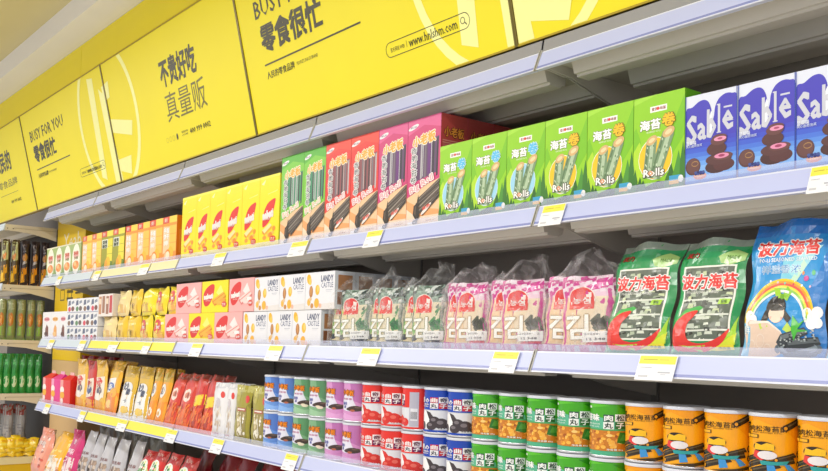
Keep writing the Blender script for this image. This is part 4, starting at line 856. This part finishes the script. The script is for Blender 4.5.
# a dark second rank of tins behind, seen over the first
# --- pouches on the lower shelf, left part
def upright(name, c, w, h, t, seed, kind='pillow'):
    rr = random.Random(seed * 7 + 1); its = []
    if c == 'noodle':
        body = '#f2c04a'
        its += [R(0, .86, 1, 1, '#d9a41c'), R(0, .7, 1, .86, '#e9b93a'), P([(.1, .66), (.9, .7), (.9, .3), (.1, .25)], '#f6ead8'), E(.45, .6, .28, .07, '#e0402e'), E(.5, .42, .25, .08, '#5d4a5a'), E(.45, .3, .3, .07, '#fbf3e8'), P([(0, 0), (1, 0), (1, .2), (0, .26)], '#f0a51c'), T('米', .45, .52, .4, .08, '#c2382c', .03)]
    elif c == 'noodle_red':
        body = '#cf3a2c'
        its += [P([(0, .8), (1, .86), (1, 1), (0, 1)], '#b12a2c'), P([(.1, .62), (.9, .66), (.9, .3), (.1, .25)], '#f3e3d0'), E(.5, .42, .28, .09, '#3f4a80'), P([(0, 0), (1, 0), (1, .22), (0, .26)], '#f2a21c'), T('脆', .5, .55, .4, .1, '#c2382c', .03)]
    elif c == 'orange_pack':
        body = '#f4b41c'
        its += [R(0, .80, 1, 1, '#cfa22a'), P([(.1, .8), (.9, .8), (.8, .68), (.2, .7)], '#e9c24a'), P([(.08, .66), (.7, .7), (.7, .44), (.1, .4)], '#f3f1ee'), E(.4, .52, .25, .08, '#3c62b4'), P([(0, .38), (1, .42), (1, .0), (0, 0)], '#f08a12'), E(.65, .42, .25, .09, '#f7b52a'), E(.4, .2, .2, .08, '#fbd27c'), T('酥', .4, .52, .2, .1, '#ffffff', .03)]
    elif c == 'gold_white':
        body = '#e2b62a'
        its += [R(0, .78, 1, 1, '#cda63a'), P([(0, .0), (1, .0), (1, .46), (.6, .58), (0, .48)], '#f4f4f2'), E(.5, .58, .34, .11, '#f2f0ee'), T('妙', .42, .6, .3, .16, '#4a4f6a', .04), T('脆', .6, .5, .25, .12, '#4a4f6a', .04), T('卡', .5, .32, .24, .08, '#6a6a74', .02), E(.5, .15, .3, .07, '#fbd24a')]
    elif c == 'gold_orange':
        body = '#f0a81a'
        its += [R(0, .76, 1, 1, '#cfa92e'), P([(.1, .8), (.4, .98), (.5, .8)], '#e9cf6a'), E(.4, .6, .26, .13, '#f2efea'), T('妙', .4, .6, .26, .14, '#4a4f6a', .04), P([(0, .36), (1, .42), (1, 0), (0, 0)], '#f4930f'), E(.5, .2, .24, .08, '#fbf3e6'), E(.48, .19, .12, .04, '#e9b04a')]
    elif c == 'red_orange':
        body = '#d93a26'
        its += [R(0, .88, 1, 1, '#9c4a3c'), P([(.1, .7), (.9, .78), (.7, .42), (.2, .4)], '#e0503c'), E(.5, .60, .27, .12, '#f4e2d4'), E(.5, .6, .18, .07, '#e89a7c'), T('辣', .5, .6, .22, .1, '#a83a2c', .02), P([(0, .34), (1, .38), (1, 0), (0, 0)], '#ee6a1a')]
        for i in range(26): x, y = rr.uniform(0, .9), rr.uniform(.0, .34); its.append(P([(x, y), (x + .04, y), (x + rr.uniform(.05, .25), y + .12), (x + rr.uniform(.02, .2), y + .12)], rr.choice(['#f59a3a', '#d9481a', '#f47a22', '#b93a1a'])))
    elif c == 'red_yellow':
        body = '#cf2f28'
        its += [R(0, .9, 1, 1, '#8c3a30'), P([(.1, .95), (.9, .98), (.8, .7), (.2, .66)], '#d94034'), P([(0, .40), (1, .48), (1, .66), (0, .60)], '#f8d51a'), P([(0, .36), (1, .42), (1, 0), (0, 0)], '#e8541a')]
        for i in range(30): x, y = rr.uniform(0, .9), rr.uniform(.0, .38); its.append(P([(x, y), (x + .05, y), (x + rr.uniform(.05, .3), y + .14), (x + rr.uniform(.02, .2), y + .14)], rr.choice(['#f58a3a', '#d9481a', '#f47a22', '#b9361a'])))
    elif c == 'white_pack':
        body = '#eeecef'
        its += [R(0, .9, 1, 1, '#d9d8dd'), E(.80, .78, .12, .06, '#e2463a'), E(.5, .62, .2, .10, '#cfc6cc')]
        for i in range(22): its.append(E(.3 + rr.random() * .5, .15 + rr.random() * .4, .08, .03, rr.choice(['#f6efe2', '#d8c5b4', '#e9ddd0', '#c9b4a0']), rot=rr.random() * 3, n=8))
        its += [T('脆米花', .4, .06, .5, .03, '#d8524a', .03)]
    elif c == 'olive_pack':
        body = '#a59a2c'
        its += [R(0, .88, 1, 1, '#c2bb6a'), P([(.05, .95), (.5, .98), (.4, .7), (.1, .74)], '#b8ae4a'), E(.85, .76, .1, .07, '#e0463a'), P([(.7, 0), (1, 0), (1, .7), (.75, .6)], '#8d8322'), R(.30, .54, .80, .60, '#b14a34'), R(.32, .56, .78, .585, '#f3ece0'), P([(.3, .54), (.8, .54), (.84, .1), (.28, .08)], '#9c8a4a')]
        for i in range(34): its.append(E(.34 + rr.random() * .44, .12 + rr.random() * .4, .06, .03, rr.choice(['#f8f2e2', '#efe4c6', '#fbf8ee', '#dccb9e']), rot=rr.random() * 3, n=8))
    o = pouch(name, w, h, t, body, its, kind, seed, 10, 16, (6, 12), finish='film')
    return o
lst = [(70.7, 81, 'noodle', .25, 3, 'tall yellow rice snack pouch beside the red gift boxes'), (81, 89.4, 'noodle_red', .245, 3, 'red and cream snack pouch between two tall yellow pouches'), (89.4, 100.5, 'noodle', .25, 3, 'tall yellow rice snack pouch, just left of the leaning orange one'),
       (99, 111.5, 'orange_pack', .25, 8, 'orange pouch with blue disc leaning on the lower shelf'), (112, 126.5, 'gold_white', .235, 10, 'gold topped pouch with white lower half, left of two'), (126.5, 141, 'gold_white', .235, 10, 'gold topped pouch with white lower half, right of two'),
       (141, 148.5, 'gold_orange', .235, 12, 'gold and orange pouch leaning, left of two'), (148.5, 158, 'gold_orange', .235, 13, 'gold and orange pouch leaning, right of two'), (158, 169, 'red_orange', .225, 15, 'red crisp pouch with orange strands, left of two'), (169, 182.5, 'red_orange', .225, 15, 'red crisp pouch with orange strands, right of two'),
       (182.5, 193.5, 'red_yellow', .225, 12, 'red pouch with yellow band and orange strands, left of two'), (193.5, 206.5, 'red_yellow', .222, 12, 'red pouch with yellow band and orange strands, right of two, beside the white packs'),
       (206, 219.5, 'white_pack', .20, 3, 'white puffed rice pack, left of two'), (219.5, 228.5, 'white_pack', .20, 3, 'white puffed rice pack, right of two'), (228.5, 244.5, 'olive_pack', .198, 2, 'olive green popcorn pack, left of two'), (245, 261.5, 'olive_pack', .198, 2, 'olive green popcorn pack beside the light blue tins')]
def short(l): return ' '.join(l.split(' on the')[0].split()[:11])
pr = {}
for i, (a, b, c, h, ln, lb) in enumerate(lst):
    x0, x1 = cols([a, b], lambda q: 404 + .2 * (q - 36)); w = (x1 - x0) * .97; first = c not in pr
    if first: pr[c] = (upright('snack_pouch', c, w, h, .022, 30 + i), w, h)
    o, w0, h0 = pr[c]
    put(o, first, (x0 + x1) / 2, YF + .02, Z3, lb, 'bag', 'snack pouches on the lower shelf', rx=-math.radians(ln), sc=(w / w0, 1, h / h0))
    for j in (1, 2):
        if i < 3 or j == 1:
            q = dup(o); q.location = ((x0 + x1) / 2 + .006 * j, YF + .02 + .05 * j, Z3); tag(q, lb + ', %s hidden mostly behind it' % ['', 'first', 'second'][j] if False else 'pouch %s in the row behind the %s' % (['', 'second', 'third'][j], short(lb)), 'bag', 'snack pouches on the lower shelf')
# little gift boxes at the left end
def giftbox(c):
    mb = MB(); w, h, d = .094, .135, .07; col = '#e5261f' if c == 'red' else '#ea2f8e'
    mt = mat(col, .35)
    mb.add([(-w / 2, 0, 0), (w / 2, 0, 0), (w / 2, d, 0), (-w / 2, d, 0), (-w / 2, 0, h), (w / 2, 0, h), (w / 2, d, h), (-w / 2, d, h), (-w * .28, d * .5, h + .026), (w * .28, d * .5, h + .026)],
           [(0, 1, 5, 4), (1, 2, 6, 5), (2, 3, 7, 6), (3, 0, 4, 7), (0, 3, 2, 1), (4, 5, 9, 8), (6, 7, 8, 9), (5, 6, 9), (7, 4, 8)], mt)
    art(mb, [R(.0, .0, .3, 1, '#f4a0a0' if c == 'red' else '#f6a6c8'), E(.2, .62, .2, .13, '#fbf3ee'), E(.22, .42, .22, .13, '#f5b21c'), E(.2, .2, .14, .1, '#fbe3e0'), P([(.55, .2), (.95, .25), (.95, .95), (.6, .95)], col)], S_front(w, h))
    o = mb.build('gift_box'); hd = MB()
    hd.box(-w * .2, d * .5 - .002, h + .024, w * .2, d * .5 + .002, h + .04, mat('#f0b7b0' if c == 'red' else '#f2b3cf', .35), .0012); hd.build('handle', o); return o
xs = cols([42.7, 51.2, 60.2, 70.2], lambda q: 388); pr = {}
for i, c in enumerate(('red', 'pink', 'red')):
    first = c not in pr
    if first: pr[c] = giftbox(c)
    put(pr[c], first, (xs[i] + xs[i + 1]) / 2, YF, Z3, ['red gift box at the left end of the lower shelf', 'hot pink gift box between two red ones', 'red gift box next to the tall yellow pouch'][i], 'box', 'gabled gift boxes', sc=((xs[i + 1] - xs[i] - .002) / .094, 1, 1))
for i in range(4):   # tall dark red pouches behind the gift boxes
    o = pouch('snack_pouch', .115, .262, .03, '#b3222a', [R(0, .8, 1, 1, '#8f1c26'), P([(.2, .3), (.8, .35), (.8, .7), (.2, .7)], '#d2463f')], 'pillow', 60 + i, 8, 12, (5, 8)) if i == 0 else dup(o)
    o.location = (-5.02 + .15 * i, YF + .16, Z3); o.rotation_euler = (-.06, 0, .15); tag(o, 'tall dark red pouch at the back of the lower shelf, %s of four' % ORD[i], 'bag', 'dark red pouches')
# ================================================================= BOTTOM SHELF (row 4): tops of standing pouches
def stand(c, w, h, t, seed):
    rr = random.Random(seed); its = []
    if c == 'salmon': body = '#ef9a82'; its += [R(0, .84, 1, 1, '#e58a70'), P([(.1, .8), (.9, .82), (.8, .2), (.1, .2)], '#f3aa90')] + [E(rr.uniform(.1, .9), rr.uniform(.1, .8), .06, .03, rr.choice(['#fbe6dc', '#d9604a', '#b7543f']), n=8) for _ in range(24)] + [T('鲜脆', .5, .66, .5, .09, '#fbeee8', .03)]
    elif c == 'sun': body = '#f4b81c'; its += [P([(0, .38), (1, .48), (1, 1), (0, 1)], '#f5b71a'), P([(0, .0), (1, .0), (1, .48), (.6, .5), (0, .40)], '#f3ede2'), P([(.25, .60), (.8, .62), (.75, .55), (.3, .52)], '#fbe27a'), T('麦片', .4, .42, .5, .1, '#f4eee0', .03)] + [E(rr.uniform(.05, .9), rr.uniform(.1, .45), .07, .035, rr.choice(['#f3c9a0', '#e9ae7a', '#f6e4cc', '#c77e4f']), n=8) for _ in range(20)]
    elif c == 'rose': body = '#d9307a'; its += [R(0, .5, 1, 1, '#d12f72'), R(0, 0, 1, .5, '#f0dcdc'), T('莓果', .5, .6, .56, .1, '#f7d9e4', .03), T('脆', .5, .78, .2, .09, '#f7d9e4', .02)] + [E(rr.uniform(.1, .9), rr.uniform(.1, .45), .08, .04, rr.choice(['#c9605c', '#f3ece6', '#b98a80']), n=8) for _ in range(16)]
    elif c == 'silver': body = '#c9c6cc'; its += [P([(.1, .96), (.5, .98), (.4, .6), (.2, .55)], '#dcdbe2'), P([(0, 0), (1, 0), (1, .56), (0, .52)], '#9c8a80')] + [E(rr.uniform(.02, .98), rr.uniform(.05, .54), .08, .04, rr.choice(['#5c4a44', '#b59a88', '#d8c6b8', '#7c655c', '#3f3532']), n=8) for _ in range(34)] + [T('混合坚果', .5, .62, .7, .05, '#8a5a5c', .02)]
    elif c == 'grey': body = '#8f8c84'; its += [P([(.1, .96), (.9, .98), (.8, .5), (.2, .5)], '#a8a69c')]
    elif c == 'red': body = '#d8201e'; its += [R(0, .84, 1, 1, '#c51c1e'), T('乐薯片', .5, .93, .6, .05, '#f5b9ae', .03), P([(.05, .0), (.95, .0), (.95, .66), (.80, .78), (.62, .84), (.4, .84), (.2, .78), (.05, .66)], '#dbe49a'), E(.5, .70, .36, .15, '#f6f8f0'), T('Pe', .5, .765, .3, .07, '#3a8a3c', .04), T('乡味', .5, .66, .5, .09, '#4a9a48', .03), E(.5, .5, .3, .06, '#f4f4ec')]
    else: body = '#8c1220'; its += [P([(.1, .9), (.5, .95), (.4, .4), (.1, .5)], '#a81a28')]
    return pouch('standing_pouch', w, h, t, body, its, 'stand', seed, 12, 18, (8, 12), finish='foil' if c in ('silver', 'grey') else 'film')
R4 = [(45, 59, 'salmon', 427, 14), (60, 77, 'sun', 430, 16), (76.5, 89, 'rose', 429, 14), (89.5, 98, 'silver', 430, 8), (98.5, 107, 'silver', 433, 8), (108, 117, 'silver', 436, 8), (119, 131, 'silver', 438, 8), (136, 146, 'silver', 440, 8),
      (146, 158, 'red', 449, 14), (157, 170, 'red', 449, 14), (170, 184, 'red', 452, 14), (184, 200, 'red', 455, 14)]
pr = {}; lab = {'salmon': 'salmon pink pouch', 'sun': 'orange-yellow pouch with white lower half', 'rose': 'magenta pouch with pale lower half', 'silver': 'silver foil nut pouch', 'red': 'glossy red crisp bag with white and green badge'}
cnt = {}
for i, (a, b, c, yt, ln) in enumerate(R4):
    pa, pb = at(a, yt, 1.60), at(b, yt, 1.60); H = (pa.z - Z4) / math.cos(math.radians(ln)); w = (pb.x - pa.x) * .95; first = c not in pr
    if first: pr[c] = (stand(c, w, H, .07, 70 + i), w, H)
    o, w0, h0 = pr[c]; cnt[c] = cnt.get(c, 0) + 1
    n = sum(1 for q in R4 if q[2] == c)
    put(o, first, (pa.x + pb.x) / 2, 1.60 - H * math.sin(math.radians(ln)), Z4 + .001, '%s on the bottom shelf%s' % (lab[c], '' if n == 1 else ', %s of %d' % (ORD[cnt[c] - 1], n)), 'bag', 'standing pouches on the bottom shelf', rx=-math.radians(ln), sc=(w / w0, 1, H / h0))
gy = stand('grey', .16, .29, .05, 90)
for i, px in enumerate((106, 123, 140, 158)):
    p_ = at(px, 440, 1.72); o = gy if i == 0 else dup(gy); o.location = (p_.x, 1.70, Z4 + .001); o.rotation_euler = (-.1, 0, .1); tag(o, 'grey foil pouch in the second rank of the bottom shelf, %s of four' % ORD[i], 'bag', 'grey pouches in the second rank')
dr = stand('dark', .155, .30, .07, 95)
for i in range(9):
    o = dr if i == 0 else dup(dr); o.location = (-3.52 + .17 * i - (0 if i else .0), 1.66 + .02 * (i % 2), Z4 + .001); o.rotation_euler = (-.16, 0, rnd.uniform(-.1, .1)); tag(o, 'dark red glossy bag in the shade of the bottom shelf, %s of nine' % ORD[i], 'bag', 'dark red bags on the bottom shelf')
# ================================================================= NEIGHBOURING BAY: goods seen from the side
def sidebag(c, h, seed):
    w, t = .2, .045; body, its = {'dark': ('#33262a', [P([(0, 0), (1, 0), (1, .42), (0, .36)], '#e0901c'), P([(.1, .05), (.6, .08), (.5, .3), (.15, .3)], '#f3b02c'), E(.55, .62, .28, .09, '#c88a3c'), P([(.2, .72), (.7, .75), (.6, .95), (.3, .9)], '#8a8088'), P([(.3, .45), (.8, .5), (.7, .56), (.35, .52)], '#b9b2b4')]),
                  'lime': ('#5a4a30', [P([(0, 0), (1, 0), (1, .45), (0, .4)], '#e8a82a'), P([(.1, .5), (.9, .55), (.8, .95), (.2, .95)], '#c9cf9a'), E(.5, .62, .25, .08, '#e8944a'), P([(.1, .05), (.6, .08), (.5, .3), (.15, .3)], '#f6c63c')]),
                  'olive': ('#8f9a68', [P([(0, 0), (1, 0), (1, .34), (0, .3)], '#94bf4a'), E(.5, .50, .34, .17, '#c9782c'), E(.5, .5, .2, .1, '#e0a04a'), P([(.1, .72), (.9, .75), (.8, .97), (.2, .95)], '#b7ba9a'), R(.0, .3, .12, .9, '#6a7448')]),
                  'green': ('#2a9a3e', [P([(.05, .5), (.95, .5), (.9, .97), (.1, .97)], '#1f8434'), E(.5, .3, .3, .15, '#cfe0b4'), P([(.2, .7), (.7, .72), (.6, .8), (.25, .78)], '#58c46a'), R(.0, .05, .2, .8, '#8fc890')]),
                  'greyb': ('#a9a7a8', [R(0, .78, 1, 1, '#9c3a30'), P([(.1, .1), (.9, .1), (.85, .75), (.15, .75)], '#b9b8ba')] + [R(.25, .2 + .07 * i, .75, .22 + .07 * i, '#8a8890') for i in range(6)])}[c]
    return pouch('side_pouch', t * 2.2, h, .05, body, its, 'stand' if c in ('greyb', 'green') else 'block', seed, 8, 14, (5, 8))
def rank(c, z, h, ys, label, seed, x=-5.86, kinds=None, rows=2):
    pr = {}
    for r_i in range(rows):
        for i, y in enumerate(ys):
            cc = kinds[i] if kinds else c; first = cc not in pr
            if first: pr[cc] = sidebag(cc, h, seed)
            o = put(pr[cc], first, x - .19 * r_i, y, z, label % ((['front', 'second', 'third', 'fourth', 'fifth', 'sixth'][i]) + (' in the aisle-end row' if r_i == 0 else ' in the row behind')), 'bag', 'pouches of the neighbouring bay', rz=PI / 2 - .35, rx=0, sc=(.48, .85, 1))
ysA = [1.475, 1.53, 1.588, 1.648, 1.706]
rank('dark', 1.7695, .275, ysA, 'dark pouch with golden base in the far bay, %s', 100, kinds=['lime', 'lime', 'dark', 'dark', 'dark'])
rank('olive', 1.4395, .245, [1.47, 1.525, 1.582, 1.638, 1.692], 'olive pouch with orange disc in the far bay, %s', 110)
rank('green', 1.1195, .235, [1.47, 1.515, 1.56, 1.605, 1.65, 1.695], 'green pouch in the far bay, %s', 120)
gb_ = sidebag('greyb', .27, 130)
for i, y in enumerate((1.50, 1.575, 1.65)):
    for r_i in range(2):
        o = gb_ if (i == 0 and r_i == 0) else dup(gb_); o.location = (-6.02 - .14 * r_i, y, .765); o.rotation_euler = (0, 0, PI / 2 - .3); o.scale = (.66, 1, 1); tag(o, 'grey foil pouch with red top behind the yellow heap, %s %s' % (['front', 'middle', 'rear'][i], ['nearer row', 'farther row'][r_i]), 'bag', 'grey pouches in the bin bay')
# heap of yellow packs in the bin
yp = pouch('yellow_pack', .055, .062, .016, '#f6cd14', [P([(.1, .2), (.9, .3), (.8, .5), (.1, .4)], '#fbe45a'), P([(.2, .6), (.8, .62), (.7, .8), (.3, .78)], '#e8a80c')], 'pillow', 140, 6, 8, (4, 5))
hr = random.Random(5); n = 0
for lay in range(3):
    for a_ in range(3):
        for i in range(8 - lay):
            o = yp if n == 0 else dup(yp)
            o.location = (-5.835 - .06 * a_, 1.475 + .034 * i + .015 * lay, .7415 + .026 * lay + hr.uniform(0, .004))
            o.rotation_euler = (hr.uniform(-.9, -.3), hr.uniform(-.25, .25), PI / 2 + hr.uniform(-.6, .5)); n += 1
            tag(o, 'small yellow pack heaped in the display bin at the far left', 'pack', 'yellow packs heaped in the bin')
# ---------------------------------------------------------------- price tags (photo columns along each rail)
for px, r, w, lb in ((58, 1, .075, 'under the oval-print cartons'), (96, 1, .08, 'under the amber cartons'), (143, 1, .10, 'under the orange cartons'), (218, 1, .09, 'under the yellow wafer packs'), (297, 1, .10, 'under the green big-roll cartons'), (372, 1, .075, 'under the red big-roll cartons'), (551, 1, .068, 'under the green seaweed roll cartons'), (822, 1, .05, 'under the blue cookie cartons'),
                     (50, 2, .09, 'under the slim white cartons'), (81, 2, .09, 'under the stacked little packs'), (112, 2, .11, 'under the cream snack bag'), (145, 2, .075, 'under the golden snack bags'), (195, 2, .09, 'under the wafer boxes'), (273, 2, .09, 'under the nut biscuit boxes'), (368, 2, .09, 'under the green laver packs'), (503, 2, .085, 'under the magenta laver packs'), (655, 2, .09, 'under the green seaweed bags'),
                     (46, 3, .09, 'under the gift boxes'), (81, 3, .08, 'under the tall yellow pouch'), (121, 3, .10, 'under the gold topped pouches'), (170, 3, .09, 'under the red crisp pouches'), (216, 3, .085, 'under the white puffed rice packs'), (289, 3, .075, 'under the sage green tins')):
    price_tag(px, r, w, 'white and yellow price tag on the %s rail, %s' % (['', 'upper', 'middle', 'lower'][r], lb), hang=.003 if r else 0)
# ---------------------------------------------------------------- light
def area(x, y, z, sx, sy, power, rot=(0, 0, 0), col=(1, .985, .96)):
    l = bpy.data.lights.new('ceiling_lamp', 'AREA'); l.shape = 'RECTANGLE'; l.size = sx; l.size_y = sy; l.energy = power; l.color = col
    o = bpy.data.objects.new('ceiling_lamp', l); C.objects.link(o); o.location = (x, y, z); o.rotation_euler = rot; return o
for x in (-6.6, -5.0, -3.4, -1.8, -.2, 1.4):
    area(x, .25, 2.80, 1.35, .12, 15); area(x, -1.4, 2.955, 1.35, .12, 15)
w = bpy.data.worlds.new('world'); bpy.context.scene.world = w; w.use_nodes = True
bg = w.node_tree.nodes['Background']; bg.inputs[0].default_value = (.93, .95, 1.0, 1); bg.inputs[1].default_value = .74
sc = bpy.context.scene
sc.view_settings.view_transform = 'Standard'; sc.view_settings.look = 'None'; sc.view_settings.gamma = 1; sc.view_settings.use_curve_mapping = False
sc.view_settings.exposure = -0.03
sc.cycles.max_bounces = 8; sc.cycles.transparent_max_bounces = 16
